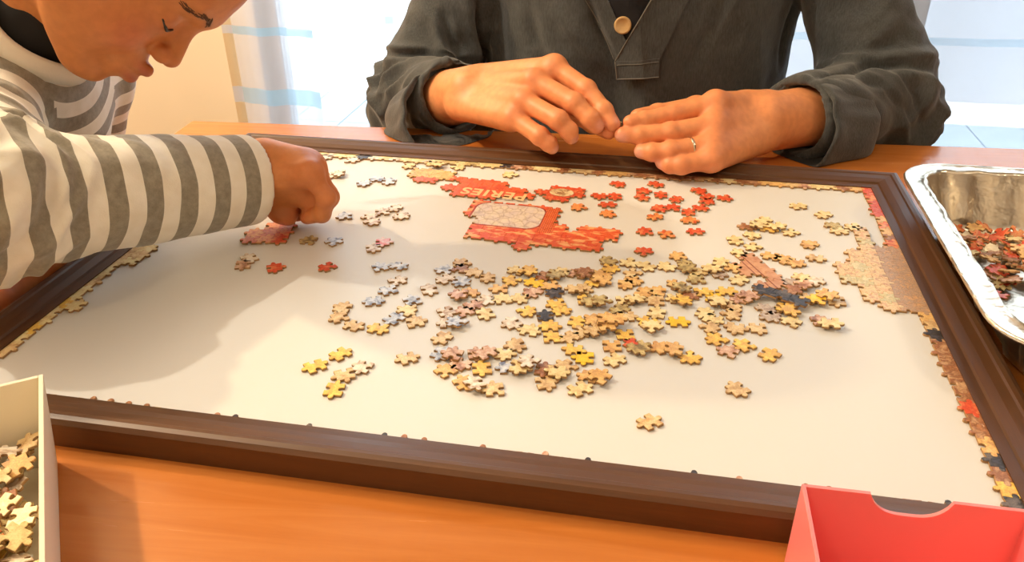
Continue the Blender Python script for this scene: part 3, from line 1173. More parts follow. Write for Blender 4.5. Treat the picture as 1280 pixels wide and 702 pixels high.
_h = random.Random(31)
codes_l = ['c', 't', 'c', 'y', 't', 'v', 'k', 'w', 'a', 'g', 'o2', 'c']
spots = []
for k in range(420):
    x, y = _h.uniform(0.022, LW - 0.022), _h.uniform(-DW + 0.022, -0.022)
    spots.append((x, y, 0.0075 + _h.uniform(0, 0.016) + 0.006 * math.sin(30 * x) * math.sin(24 * y)))
hp = heap_mesh('spare_pieces', None, [], ['c'], _h) if False else None
low = heap_mesh('piece_heap', None, [(*in_box(wb, angw, x, y), TT + z) for x, y, z in spots], codes_l, _h)
tag(low, 'deep layers of mixed jigsaw pieces filling the white card box', 'puzzle pieces', None, 'stuff')
tops = []
tries = 0
while len(tops) < 44 and tries < 4000:
    tries += 1
    x, y = _h.uniform(LW - 0.115, LW - 0.016), _h.uniform(-0.16, -0.016)
    if all(math.hypot(x - p[0], y - p[1]) > 0.0125 for p in tops):
        tops.append((x, y))
tops.sort(key=lambda p: -p[1])
rows = {}
for k, (x, y) in enumerate(tops):
    code = _h.choice(codes_l)
    wx, wy = in_box(wb, angw, x, y)
    rows.setdefault(code, []).append((wy, wx, 0.0235 + _h.uniform(0, 0.006) + 0.006 * math.sin(30 * x) * math.sin(24 * y)))
for code, lst in rows.items():
    lst.sort(reverse=True)
    for i, (wy, wx, z) in enumerate(lst):
        lab = ('only %s piece on top of the heap in the white card box' % CNAME[code]) if len(lst) == 1 else \
            '%s %s piece from the far end on top of the white card box heap' % (ORD[i + 1], CNAME[code])
        loose(wx, wy, TT + z, code, _h, 0.4, lab, 'pieces on top of the white box heap')

# foil roasting tray, right
foil = NT('crumpled_foil')
foil.set(Roughness=0.30, Metallic=1.0)
foil.color(rgb(240, 232, 214))
fv = foil.coord('Object')
foil.bump(foil.math('ADD', foil.noise(fv, 40, 3, 0.5, 0.3), foil.math('MULTIPLY', foil.noise(fv, 90, 2), 0.2)), 0.8, 0.004)
TX0, TY1 = 0.741, 0.478
TLX, TLY = 0.40, 0.36
HT = 0.046


def rrect(x0, x1, y0, y1, r, m=9, per=26):
    pts = []
    for cx, cy, a in ((x1 - r, y1 - r, 0), (x0 + r, y1 - r, 90), (x0 + r, y0 + r, 180), (x1 - r, y0 + r, 270)):
        for k in range(m + 1):
            t = math.radians(a + 90.0 * k / m)
            pts.append((cx + r * math.cos(t), cy + r * math.sin(t)))
    out = []
    for i in range(len(pts)):
        a, b = np.array(pts[i]), np.array(pts[(i + 1) % len(pts)])
        nseg = per if (i % (m + 1)) == m else 1
        for s in range(nseg):
            out.append(a + (b - a) * s / nseg)
    return np.array(out)


tray = empty('foil_tray', (TX0 + TLX / 2, TY1 - TLY / 2, TT))
tag(tray, 'shiny foil roasting tray of red pieces overlapping the right of the frame', 'tray')
hx, hy = TLX / 2, TLY / 2
rings = []      # (inset, z, corner radius, flute)
H_ = HT - TT
spec = [(0.0012, H_ - 0.0045, 0.050, 0), (0.0, H_ - 0.0022, 0.050, 0), (0.0012, H_ - 0.0002, 0.050, 0), (0.003, H_ - 0.0008, 0.049, 0), (0.009, H_ - 0.0020, 0.045, 0.2), (0.0170, H_ - 0.0016, 0.038, 0.3),
        (0.0185, H_ + 0.0002, 0.037, 0.3), (0.0205, H_ - 0.003, 0.036, 0.8), (0.025, H_ - 0.014, 0.034, 2.2), (0.031, H_ - 0.028, 0.031, 2.4), (0.037, 0.010, 0.028, 1.6), (0.041, 0.004, 0.026, 0.3), (0.047, 0.0012, 0.022, 0), (0.09, 0.0010, 0.02, 0), (0.15, 0.0010, 0.01, 0)]
_t = np.random.default_rng(4)
V, F = [], []
nr = None
for (ins_, z, r_, fl) in spec:
    q = rrect(-hx + ins_, hx - ins_, -hy + ins_, hy - ins_, max(r_, 0.006))
    nr = len(q)
    cen = q / (np.linalg.norm(q, axis=1)[:, None] + 1e-9)
    for k, p in enumerate(q):
        # flutes pressed into the side walls
        w = fl * 0.0016 * (math.sin(k * 1.57) + 0.8 * math.sin(k * 0.83 + 1.0))
        jitter = 0.0004 if fl else 0.0003 * math.sin(k * 1.7)
        V.append((p[0] + cen[k][0] * w + _t.normal(0, abs(jitter)) * 0.6, p[1] + cen[k][1] * w + _t.normal(0, abs(jitter)) * 0.6, z + (_t.normal(0, 0.0003) + 0.0007 * math.sin(k * 2.4) * math.sin(k * 0.31) if 0.002 < ins_ < 0.019 else 0)))
for a in range(len(spec) - 1):
    for k in range(nr):
        m = (k + 1) % nr
        F.append([a * nr + k, a * nr + m, (a + 1) * nr + m, (a + 1) * nr + k])
F.append([(len(spec) - 1) * nr + k for k in range(nr)])
tm = meshdata('tray_body', V, F, [foil.m], smooth=True)
fix(tm)
tb = link('tray_body', tm, tray)
sm = tb.modifiers.new('thickness', 'SOLIDIFY')
sm.thickness = 0.0004
sm.offset = -1
# embossed ribs in the tray floor
for k in range(4):
    vs, fs = tube_geo([(-0.10 + 0.05 * k, -0.09, 0.0022), (-0.02 + 0.05 * k, 0.02, 0.0032), (0.02 + 0.05 * k, 0.08, 0.0022)], [0.001, 0.0026, 0.001], 8)
    link('floor_rib', meshdata('floor_rib', vs, fs, [foil.m], smooth=True), tray)

codes_r = ['o', 'o', 'o2', 'o', 'p', 'o2', 'r', 'a', 'o', 'v', 'p', 'c']
_h = random.Random(41)
spots, near = [], []
for k in range(430):
    x, y = _h.uniform(-hx + 0.050, hx - 0.052), _h.uniform(-hy + 0.050, hy - 0.050)
    # bare patches of foil between the drifts of pieces
    dens = vnoise(np.array([[x * 16 + 3, y * 16 + 1, 0.5]]))[0]
    if dens < 0.36:
        continue
    z = 0.0062 + _h.uniform(0, 0.007) * (dens > 0.5)
    wx, wy = tray.location.x + x, tray.location.y + y
    # the pieces that show largest (seen past the rim, nearest the lens) become things of their own
    if wx < 0.868 - 0.1 * (wy - 0.2) and 0.17 < wy < 0.36 and len(near) < 34 and all(math.hypot(wx - p[0], wy - p[1]) > 0.012 for p in near):
        near.append((wx, wy, TT + z + 0.004))
    else:
        spots.append((wx, wy, TT + z))
hp = heap_mesh('piece_heap', None, spots, codes_r, _h)
tag(hp, 'drifts of small red and pink jigsaw pieces on the foil tray floor', 'puzzle pieces', None, 'stuff')
rows = {}
for p in near:
    rows.setdefault(_h.choice(codes_r), []).append((p[1], p[0], p[2]))
for code, lst in rows.items():
    lst.sort(reverse=True)
    for i, (wy, wx, z) in enumerate(lst):
        lab = ('only %s piece on top near the rim in the foil tray' % CNAME[code]) if len(lst) == 1 else \
            '%s %s piece from the far end among those by the foil tray rim' % (ORD[i + 1], CNAME[code])
        loose(wx, wy, z, code, _h, 0.3, lab, 'pieces along the rim in the foil tray')


# ------------------------------------------------------------------ people: materials
def skin_mat(name, rough=0.48):
    t = NT(name)
    t.set(Roughness=rough)
    a = t.n('ShaderNodeVertexColor', layer_name='Col')
    v = t.coord()
    mott = t.ramp(t.noise(v, 120, 3), [(0.35, (0.93, 0.90, 0.88, 1)), (0.65, (1.04, 1.04, 1.04, 1))])
    t.color(t.mix(1.0, a.outputs[0], mott, 'MULTIPLY'))
    t.b.inputs['Subsurface Weight'].default_value = 0.18
    t.b.inputs['Subsurface Radius'].default_value = (0.010, 0.0035, 0.0018)
    t.b.inputs['Subsurface Scale'].default_value = 0.6
    t.bump(t.noise(v, 900, 2), 0.06, 0.0006)
    return t.m


skin = skin_mat('skin')
browm = plain('brow_hair', rgb(92, 58, 36), 0.7)
hairm = plain('black_hair', rgb(28, 22, 18), 0.45, c2=rgb(44, 34, 26), nscale=160)


def Lr(c):
    return np.array([lin(x) for x in c])


SKIN_A = Lr((234, 158, 106))
SKIN_C = Lr((204, 132, 76))
RED = Lr((214, 124, 84))
NAIL = Lr((232, 168, 148))


def hand_fn(J, r, palm_w, forearm, kp=0.011, fill=()):
    """J: finger name -> list of 4 points (knuckle, two joints, tip); thumb 4 points from its root. forearm: list of (a, b, ra, rb)"""
    fing = ['index', 'middle', 'ring', 'little']
    sc = {'index': 1.0, 'middle': 1.04, 'ring': 0.99, 'little': 0.92, 'thumb': 1.08}
    wr = np.array(forearm[0][0])

    def f(P):
        D = None
        for a, b, ra, rb in forearm:
            d = cap(P, a, b, ra, rb)
            D = d if D is None else smin(D, d, 0.018)
        mc = [np.array(J[k][0]) for k in fing]
        side = mc[0] - mc[3]
        side = side / (np.linalg.norm(side) + 1e-9)
        for k, m in zip((1.0, 0.36, -0.3, -0.9), mc):
            root = wr + side * palm_w * 0.42 * k
            D = smin(D, cap(P, root, m, r * 1.55, r * 1.16), 0.010)
        d = cap(P, mc[0], mc[3], r * 1.1, r * 0.95)
        D = smin(D, d, kp)
        for a, b, ra, rb in fill:
            D = smin(D, cap(P, a, b, ra, rb), 0.012)
        R_ = D
        outs = []
        for k in fing + ['thumb']:
            s = sc[k] * r
            p = [np.array(x) for x in J[k]]
            rr = [s * 1.14, s * 1.06, s * 0.93, s * 0.80]
            if k == 'thumb':
                rr = [s * 1.75, s * 1.28, s * 1.12, s * 0.88]
            e = None
            for q in range(3):
                c = cap(P, p[q], p[q + 1], rr[q] * 0.95, rr[q + 1] * (0.97 if q < 2 else 1.0))
                e = c if e is None else smin(e, c, 0.0030)
            for q in (1, 2):      # joints stand out a little
                e = smin(e, cap(P, p[q], p[q] + 1e-5, rr[q] * 1.04, rr[q] * 1.04), 0.003)
            e = smin(e, cap(P, p[0], p[0] + 1e-5, rr[0] * 1.06, rr[0] * 1.06), 0.004)
            outs.append(smin(R_, e, 0.0075 if k != 'thumb' else 0.012))
        D = outs[0]
        for o in outs[1:]:
            D = smin(D, o, 0.0012)
        return D
    return f


def hand_color(V, J, r, base):
    C = np.repeat(base[None], len(V), 0)
    for k, pts in J.items():
        p = [np.array(x) for x in pts]
        for q, wgt, rad in ((0, 0.55, r * 1.5), (1, 0.5, r * 1.2), (3, 0.45, r * 1.2)):
            d = np.linalg.norm(V - p[q], axis=1)
            w = (wgt * np.exp(-(d / rad) ** 2 * 0.7))[:, None]
            C = C * (1 - w) + RED * w
        dorsal = p[1] - (p[0] + p[2]) / 2 if k != 'thumb' else p[2] - (p[1] + p[3]) / 2
        ax = (p[3] - p[2]) / (np.linalg.norm(p[3] - p[2]) + 1e-9)
        dorsal = dorsal - ax * (dorsal @ ax)
        dorsal /= np.linalg.norm(dorsal) + 1e-9
        c = p[3] + dorsal * r * 0.75 + ax * r * 0.15
        q = V - c
        u = q @ ax
        w_ = np.linalg.norm(q - np.outer(u, ax), axis=1)
        m = np.clip(1.6 - np.sqrt((u / (r * 0.75)) ** 2 + (w_ / (r * 0.62)) ** 2) * 1.2, 0, 1)[:, None] * 0.8
        C = C * (1 - m) + NAIL * m
    return np.concatenate([C, np.ones((len(V), 1))], 1)


def rest(V):
    """what lies on the table is pressed flat on it"""
    V = np.array(V, float)
    dx, dy = V[:, 0] - tab.location.x, V[:, 1] - tab.location.y
    lx = dx * math.cos(TABA) + dy * math.sin(TABA)
    ly = -dx * math.sin(TABA) + dy * math.cos(TABA)
    m = (lx > -0.002) & (ly < 0.002) & (V[:, 2] > TT - 0.09) & (V[:, 2] < TT + 0.0008)
    V[m, 2] = TT + 0.0008
    return V


def build(f, lo, hi, h, it=2):
    V, F = surface(f, lo, hi, h)
    return relax(V, F, it, 0.5), F


def joinmesh(parts):
    V = np.concatenate([p[0] for p in parts])
    off = np.cumsum([0] + [len(p[0]) for p in parts[:-1]])
    F = np.concatenate([p[1] + o for p, o in zip(parts, off)])
    C = np.concatenate([p[2] for p in parts])
    return V, F, C


def solid(V, c):
    return np.concatenate([np.repeat(c[None], len(V), 0), np.ones((len(V), 1))], 1)


def pts(lst):
    return [PY(u, v, y) for u, v, y in lst]


# ---- head in its own axes: x forward, y left, z up (metres, child size)
def head_fn(P):
    ay = np.abs(P[:, 1])
    Q = P.copy()
    Q[:, 1] = ay
    d = ell(Q, (-0.012, 0, 0.040), (0.090, 0.074, 0.080))
    d = smin(d, ell(Q, (0.034, 0, 0.035), (0.052, 0.060, 0.058)), 0.03)          # forehead
    d = smin(d, ell(Q, (0.030, 0, -0.030), (0.052, 0.056, 0.066)), 0.02)         # face
    d = smin(d, ell(Q, (0.036, 0.031, -0.038), (0.036, 0.029, 0.034)), 0.016)    # cheeks
    d = smin(d, cap(Q, (0.0, 0.048, -0.048), (0.058, 0.013, -0.086), 0.020, 0.017), 0.02)   # jaw
    d = smin(d, ell(Q, (0.068, 0, -0.086), (0.017, 0.018, 0.014)), 0.012)        # chin
    d = smin(d, cap(Q, (0.080, 0, 0.024), (0.066, 0.036, 0.026), 0.010, 0.011), 0.016)    # brow
    d = smax(d, -ell(Q, (0.090, 0.031, 0.001), (0.014, 0.018, 0.011)), 0.012)    # sockets
    d = smin(d, ell(Q, (0.062, 0.030, -0.002), (0.0155, 0.0175, 0.0145)), 0.004)  # closed lids
    d = smin(d, cap(Q, (0.081, 0, 0.004), (0.0965, 0, -0.0245), 0.0070, 0.0092), 0.010)     # nose
    d = smin(d, ell(Q, (0.0895, 0.0105, -0.0290), (0.0095, 0.0065, 0.0070)), 0.005)
    d = smax(d, -ell(Q, (0.0955, 0.0062, -0.0360), (0.0040, 0.0030, 0.0030)), 0.002)
    d = smin(d, ell(Q, (0.078, 0, -0.058), (0.0150, 0.024, 0.020)), 0.010)        # muzzle
    d = smin(d, cap(Q, (0.0955, 0, -0.0490), (0.082, 0.020, -0.0560), 0.0064, 0.003), 0.004)    # upper lip
    d = smin(d, cap(Q, (0.0925, 0, -0.0635), (0.081, 0.018, -0.0585), 0.0072, 0.003), 0.004)    # lower lip
    d = smax(d, -cap(Q, (0.104, 0, -0.0562), (0.085, 0.022, -0.0577), 0.0016, 0.0010), 0.0022)
    # ears
    d = smin(d, ell(Q, (-0.008, 0.078, -0.004), (0.020, 0.007, 0.029)), 0.006)
    d = smax(d, -ell(Q, (-0.002, 0.087, -0.002), (0.010, 0.006, 0.017)), 0.004)
    return d


def head_color(V, base, blush):
    C = np.repeat(base[None], len(V), 0)
    ay = np.abs(V[:, 1])
    Q = np.stack([V[:, 0], ay, V[:, 2]], 1)

    def put(c, rad, col, w):
        nonlocal C
        m = (w * np.exp(-(((Q - np.array(c)) / np.array(rad)) ** 2).sum(1)))[:, None]
        C = C * (1 - m) + col * m
    put((0.066, 0.044, -0.036), (0.03, 0.02, 0.02), blush, 0.45)
    put((0.100, 0.0, -0.030), (0.012, 0.014, 0.010), blush, 0.3)
    lip = Lr((176, 82, 74))
    put((0.094, 0.0, -0.0500), (0.012, 0.016, 0.0045), lip, 0.85)
    put((0.091, 0.0, -0.0635), (0.012, 0.015, 0.0055), lip, 0.85)
    put((-0.008, 0.085, -0.004), (0.02, 0.01, 0.03), blush, 0.3)
    brow = Lr((96, 58, 36))
    for yy, zz, xx in ((0.015, 0.0205, 0.087), (0.022, 0.0235, 0.085), (0.029, 0.025, 0.081), (0.036, 0.0245, 0.074), (0.043, 0.0205, 0.066)):
        put((xx, yy, zz), (0.02, 0.0050, 0.0030), brow, 0.42)
    put((0.074, 0.032, -0.004), (0.02, 0.017, 0.010), blush * 0.8, 0.25)
    return np.concatenate([C, np.ones((len(V), 1))], 1)


def arc_tube(pts_, r0, n=14, taper=True):
    """thin tapering strand through the points"""
    p = np.array(pts_, float)
    t = np.linspace(0, len(p) - 1, n)
    out = []
    for x in t:
        i = min(int(x), len(p) - 2)
        f_ = x - i
        p0, p1, p2, p3 = p[max(i - 1, 0)], p[i], p[i + 1], p[min(i + 2, len(p) - 1)]
        out.append(0.5 * ((2 * p1) + (-p0 + p2) * f_ + (2 * p0 - 5 * p1 + 4 * p2 - p3) * f_ ** 2 + (-p0 + 3 * p1 - 3 * p2 + p3) * f_ ** 3))
    rr = [r0 * (0.35 + 0.65 * math.sin(math.pi * (k + 0.6) / (n + 0.2))) if taper else r0 for k in range(n)]
    return tube_geo(out, rr, 6)


def face_hair(parent, fn, Rm, T, scale, coarse=0.003):
    """brows, lashes and a cap of short hair, laid on the head"""
    def tow(q):
        return [tuple(Rm @ (np.array(p) * scale) + T) for p in q]

    def onto(q):
        """push points onto the head surface"""
        q = np.array(q, np.float32)
        for _ in range(6):
            e = 1e-4
            d = fn(q)
            g_ = np.stack([fn(q + np.float32(e) * np.eye(3, dtype=np.float32)[k]) - d for k in range(3)], 1) / e
            q = (q - g_ * (d / ((g_ ** 2).sum(1) + 1e-6))[:, None]).astype(np.float32)
        return q
    for s in (1, -1):
        b = onto([(0.088, s * 0.014, 0.020), (0.084, s * 0.024, 0.0245), (0.076, s * 0.034, 0.0250), (0.064, s * 0.045, 0.0190)])
        vs, fs = [], []
        rb_ = random.Random(3)
        for q_ in range(60):
            t_ = rb_.random() * 2.999
            i_ = int(t_)
            c_ = b[i_] * (1 - t_ + i_) + b[i_ + 1] * (t_ - i_) + np.array([0, 0, rb_.uniform(-0.0026, 0.0026)])
            d_ = (b[min(i_ + 1, 3)] - b[i_])
            d_ = d_ / np.linalg.norm(d_) * 0.0065 + np.array([0, 0, rb_.uniform(0.0, 0.0024)])
            st_ = onto([c_, c_ + d_ * 0.5, c_ + d_])
            st_ = st_ + np.array([0.0003, 0, 0])
            v_, f_ = arc_tube(tow(st_), 0.00042 * scale, 4)
            fs += [[x_ + len(vs) for x_ in y_] for y_ in f_]
            vs += list(v_)
        link('eyebrow', meshdata('eyebrow', vs, fs, [browm], smooth=True), parent)
        l_ = onto([(0.079, s * 0.019, -0.0060), (0.080, s * 0.026, -0.0095), (0.078, s * 0.034, -0.0095), (0.068, s * 0.045, -0.0045)])
        l_ = l_ + np.array([0.0006, 0, -0.0003])
        vs, fs = arc_tube(tow(l_), 0.0017 * scale)
        link('eyelashes', meshdata('eyelashes', vs, fs, [hairm], smooth=True), parent)

    def hf(P):
        Q = ((P - T.astype(np.float32)) @ Rm.astype(np.float32)) / np.float32(scale)
        d = ell(Q, (-0.014, 0, 0.044), (0.098, 0.083, 0.086))
        d = smin(d, ell(Q, (-0.050, 0, -0.010), (0.052, 0.066, 0.060)), 0.02)
        front = Q[:, 0] * 0.80 - Q[:, 2] * 0.62 + 0.012 - 0.012 * np.sin(Q[:, 1] * 160)   # hairline plane
        d = smax(d, front, 0.008)
        ear = -ell(np.abs(Q), (0.004, 0.086, 0.004), (0.026, 0.03, 0.034))
        d = smax(d, ear, 0.006)
        return d * scale
    c = T
    V, F = surface(hf, c - 0.17 * scale, c + 0.17 * scale, coarse)
    N = vnormals(V, F)
    V = V + N * ((vnoise(V * np.array([240, 240, 90])) - 0.5) * 0.006)[:, None]
    link('hair', quadmesh('hair', V, F, [hairm]), parent)


# ------------------------------------------------------------------ the adult
person = empty('person', (0.47, 0.88, FLOOR))
tag(person, 'adult in a dark grey buttoned shirt holding a small piece in both hands', 'person')


def attach(o, par):
    o.parent = par
    o.matrix_parent_inverse = Matrix.Translation(-Vector(par.location))
    return o


RA = 0.0112
JR = {      # the adult's right hand, on the left in the photograph
    'index': pts([(693, 84, .580), (733, 112, .550), (755, 138, .530), (766, 155, .520)]),
    'middle': pts([(667, 101, .557), (718, 129, .527), (738, 148, .517), (745, 158, .516)]),
    'ring': pts([(655, 126, .538), (698, 150, .507), (711, 163, .505), (714, 171, .509)]),
    'little': pts([(642, 147, .530), (675, 170, .502), (686, 179, .500), (690, 184, .504)]),
    'thumb': pts([(640, 120, .602), (700, 130, .582), (742, 152, .552), (761, 163, .529)]),
}
WR = PY(588, 116, .612)
ER = PY(520, 132, .78)
JL = {      # the adult's left hand, with the ring
    'index': pts([(894, 129, .565), (842, 143, .545), (806, 150, .531), (788, 153, .523)]),
    'middle': pts([(893, 156, .541), (838, 166, .521), (800, 169, .516), (778, 168, .515)]),
    'ring': pts([(890, 180, .519), (838, 189, .501), (815, 190, .501), (802, 189, .506)]),
    'little': pts([(889, 199, .501), (852, 206, .490), (838, 206, .492), (828, 203, .498)]),
    'thumb': pts([(925, 138, .610), (870, 136, .602), (822, 144, .572), (798, 147, .543)]),
}
WL = PY(953, 153, .602)
EL = PY(1104, 132, .79)


def lerp(a, b, t):
    return np.asarray(a) * (1 - t) + np.asarray(b) * t


def forearm(W, E, spread):
    m = lerp(W, E, 0.5)
    e = lerp(W, E, 0.75)
    up = np.array([0, 0.1, 0.5]) * spread
    return [(W - up * 0.0, m, .0290, .0360), (W + up, m, .0200, .030), (W - up, m, .0210, .030), (m, e, .036, .039)]


SHR, SHL = np.array((0.285, 0.90, 0.36)), np.array((0.645, 0.90, 0.36))
fR = hand_fn(JR, RA, 0.062, forearm(WR, ER, 0.018), 0.011, [(PY(606, 136, .592), PY(640, 150, .545), 0.0175, 0.0135)])
fL = hand_fn(JL, RA, 0.062, forearm(WL, EL, 0.022), 0.011, [(PY(940, 172, .585), PY(893, 192, .515), 0.0175, 0.0140)])
parts = []
for f_, J, W, E in ((fR, JR, WR, ER), (fL, JL, WL, EL)):
    allp = np.array([p for k in J.values() for p in k] + [W, lerp(W, E, .75)])
    V, F = build(f_, allp.min(0) - 0.045, allp.max(0) + 0.045, 0.00145, 2)
    parts.append((V, F, hand_color(V, J, RA, SKIN_A)))


def body_fn(P):
    Q = P.copy()
    Q[:, 1] = (Q[:, 1] - 0.87) * 1.5
    d = cap(Q, (0.475, 0.03, -0.30), (0.485, 0, 0.22), 0.165, 0.180)
    d = smin(d, cap(Q, (0.34, 0.03, 0.36), (0.60, 0.03, 0.36), 0.07, 0.07), 0.06)
    d = smin(d, cap(P, SHR, ER, 0.052, 0.042), 0.03)
    d = smin(d, cap(P, SHL, EL, 0.052, 0.042), 0.03)
    d = smin(d, cap(P, ER, lerp(WR, ER, .6), 0.042, 0.036), 0.01)
    d = smin(d, cap(P, EL, lerp(WL, EL, .6), 0.042, 0.036), 0.01)
    d = smin(d, cap(P, (0.468, 0.90, 0.38), (0.468, 0.83, 0.50), 0.060, 0.056), 0.03)
    d = smin(d, cap(P, (0.40, 0.90, -0.30), (0.36, 0.55, -0.28), 0.085, 0.07), 0.03)
    d = smin(d, cap(P, (0.56, 0.90, -0.30), (0.60, 0.55, -0.28), 0.085, 0.07), 0.03)
    d = smin(d, cap(P, (0.36, 0.55, -0.28), (0.36, 0.58, -0.66), 0.06, 0.04), 0.02)
    d = smin(d, cap(P, (0.60, 0.55, -0.28), (0.60, 0.58, -0.66), 0.06, 0.04), 0.02)
    d = smin(d, cap(P, (0.36, 0.58, -0.675), (0.36, 0.44, -0.690), 0.036, 0.022), 0.02)
    d = smin(d, cap(P, (0.60, 0.58, -0.675), (0.60, 0.44, -0.690), 0.036, 0.022), 0.02)
    return d


V, F = build(body_fn, (0.02, 0.38, -0.72), (0.98, 1.12, 0.66), 0.009, 2)
parts.append((V, F, solid(V, SKIN_A)))
# the adult's head, above the picture: bowed over the table
hs = 1.16
pit = math.radians(48)
RmA = np.array([[0.02, 1.0, 0.0], [-math.cos(pit), 0.02, -math.sin(pit)], [-math.sin(pit), 0.0, math.cos(pit)]]).T
fwd = np.array((0.0, -math.cos(pit), -math.sin(pit)))
upv = np.array((0.0, -math.sin(pit), math.cos(pit)))
lef = np.cross(upv, fwd)
RmA = np.stack([fwd, lef, upv], 1)
TA = np.array((0.468, 0.765, 0.560))


def headA(P):
    return head_fn(((P - TA.astype(np.float32)) @ RmA.astype(np.float32)) / np.float32(hs)) * hs


V, F = build(headA, TA - 0.17, TA + 0.17, 0.0035, 1)
parts.append((V, F, head_color((V - TA) @ RmA / hs, SKIN_A, RED)))
V, F, C = joinmesh(parts)
attach(link('body', quadmesh('body', rest(V), F, [skin], C)), person)
holder = empty('hair_holder', (0, 0, 0))
bpy.data.objects.remove(holder)
_before = set(o.name for o in COL.objects)
face_hair(None, head_fn, RmA, TA, hs, 0.006)
for o in [o for o in COL.objects if o.name not in _before]:
    attach(o, person)


# shirt
def ridge(x, w):
    return np.exp(-(x / w) ** 2)


def arm_param(P, a, b):
    ba = b - a
    L = np.linalg.norm(ba)
    ax = ba / L
    s = (P - a) @ ax
    q = (P - a) - np.outer(s, ax)
    x = np.cross(ax, (0, 0, 1.0))
    x /= np.linalg.norm(x)
    y = np.cross(ax, x)
    return s, np.arctan2(q @ y, q @ x), L


CUFR, CUFL = lerp(WR, ER, 0.26), lerp(WL, EL, 0.24)


def sleeve_core(P, sh, E, cuf, fat):
    d = cap(P, sh, E, 0.066 * fat, 0.060 * fat)
    d = smin(d, cap(P, E, cuf, 0.058 * fat, 0.050 * fat), 0.030)
    return d


def shirt_fn(P):
    Q = P.copy()
    Q[:, 1] = (Q[:, 1] - 0.87) * 1.55
    d = cap(Q, (0.438, 0.03, -0.24), (0.442, 0.02, 0.20), 0.233, 0.233)
    d = smin(d, cap(Q, (0.33, 0.03, 0.36), (0.61, 0.03, 0.36), 0.085, 0.085), 0.07)
    a = sleeve_core(P, SHR, ER, CUFR, 1.0)
    b = sleeve_core(P, SHL, EL, CUFL, 1.04)
    d = smin(d, a, 0.018)
    d = smin(d, b, 0.018)
    # open towards the hands and at the neck
    for W, E, cuf in ((WR, ER, CUFR), (WL, EL, CUFL)):
        ax = (W - E) / np.linalg.norm(W - E)
        s = (P - cuf) @ ax
        inner = cap(P, lerp(E, cuf, 0.30), cuf + ax * 0.05, 0.042, 0.045)
        d = smax(d, -inner, 0.004)
        r_ = np.linalg.norm(P - cuf, axis=1)
        d = np.where(r_ < 0.12, smax(d, s, 0.004), d)
    d = smax(d, -cap(P, (0.485, 0.86, 0.36), (0.485, 0.74, 0.60), 0.062, 0.075), 0.01)
    return d


def wrinkle(V, N):
    """cloth folds: gathers at the elbows, long pulls down the chest"""
    out = np.zeros(len(V))
    for sh, E, cuf, sgn in ((SHR, ER, CUFR, 1), (SHL, EL, CUFL, -1)):
        for a, b, kind in ((sh, E, 0), (E, cuf, 1)):
            s, th, L = arm_param(V, a, b)
            rr = np.abs(cap(V.astype(np.float32), a, b, 0.06, 0.056))
            w = np.exp(-(rr / 0.03) ** 2)
            n = vnoise(np.stack([s * 26 + np.sin(th + sgn) * 1.5, np.cos(th) * 1.2 + 5 * kind, np.sin(th) * 1.2 + 3], 1))
            fold = 1 - np.abs(2 * n - 1) * 1.7
            near = np.exp(-((s - (L if kind == 0 else 0.0)) / 0.11) ** 2)
            out += w * fold * (0.0030 + 0.0085 * near)
            n2 = vnoise(np.stack([s * 60, np.cos(th) * 3, np.sin(th) * 3 + 7 * kind], 1))
            out += w * (n2 - 0.5) * 0.0030
    front = np.clip(-N[:, 1], 0, 1) * np.exp(-(np.abs((V[:, 0] - 0.48)) / 0.22) ** 6)
    x = V[:, 0] + 0.10 * (V[:, 2] - 0.1)
    n = vnoise(np.stack([x * 17, V[:, 2] * 3.2, V[:, 1] * 2 + 4], 1))
    out += front * (1 - np.abs(2 * n - 1) * 1.6) * 0.0120
    n = vnoise(np.stack([(V[:, 0] - 0.5 * V[:, 2]) * 22, (V[:, 2] + V[:, 0] * .4) * 7, V[:, 1] * 5 + 9], 1))
    out += front * (n - 0.5) * 0.007
    out += (vnoise(V * 55) - 0.5) * 0.0022
    return out


CREASES = [   # lines of folds in the cloth (sight-line pairs laid on the shirt), depth, width
    ([(598, -10), (602, 40), (606, 100)], -0.016, 0.0075), ([(584, -10), (590, 50), (598, 100)], 0.008, 0.009), ([(616, -10), (618, 40), (622, 90)], 0.006, 0.010),
    ([(553, 20), (562, 50), (577, 88)], -0.012, 0.008), ([(545, 24), (552, 55), (566, 90)], 0.006, 0.008),
    ([(486, 71), (504, 72), (530, 68), (562, 78)], -0.012, 0.006), ([(472, 62), (500, 64), (530, 60)], 0.006, 0.007),
    ([(480, 96), (494, 84), (516, 78)], -0.007, 0.005), ([(480, 126), (494, 106), (514, 90)], -0.007, 0.005), ([(482, 150), (500, 124), (518, 100)], -0.008, 0.005),
    ([(735, -10), (752, 40), (768, 72)], -0.008, 0.006), ([(700, 10), (735, 60), (762, 92)], 0.007, 0.012), ([(660, -10), (672, 50), (690, 90)], -0.006, 0.012),
    ([(905, -10), (885, 40), (862, 80)], -0.007, 0.010), ([(940, -10), (925, 50), (905, 100)], 0.006, 0.012), ([(1000, -10), (985, 30), (975, 80)], -0.010, 0.009),
    ([(1015, 98), (1060, 93), (1085, 84), (1120, 84), (1150, 92)], -0.014, 0.006), ([(1040, 84), (1085, 72), (1130, 70), (1165, 78)], 0.008, 0.009),
    ([(1090, 86), (1120, 94), (1142, 118), (1150, 150)], -0.008, 0.005), ([(1072, 96), (1105, 108), (1132, 140), (1136, 170)], -0.009, 0.006),
    ([(1040, 128), (1056, 150), (1066, 186)], -0.008, 0.006), ([(1120, 20), (1100, 45), (1075, 62)], 0.005, 0.010), ([(1140, 74), (1156, 82), (1162, 100)], 0.004, 0.006),
]


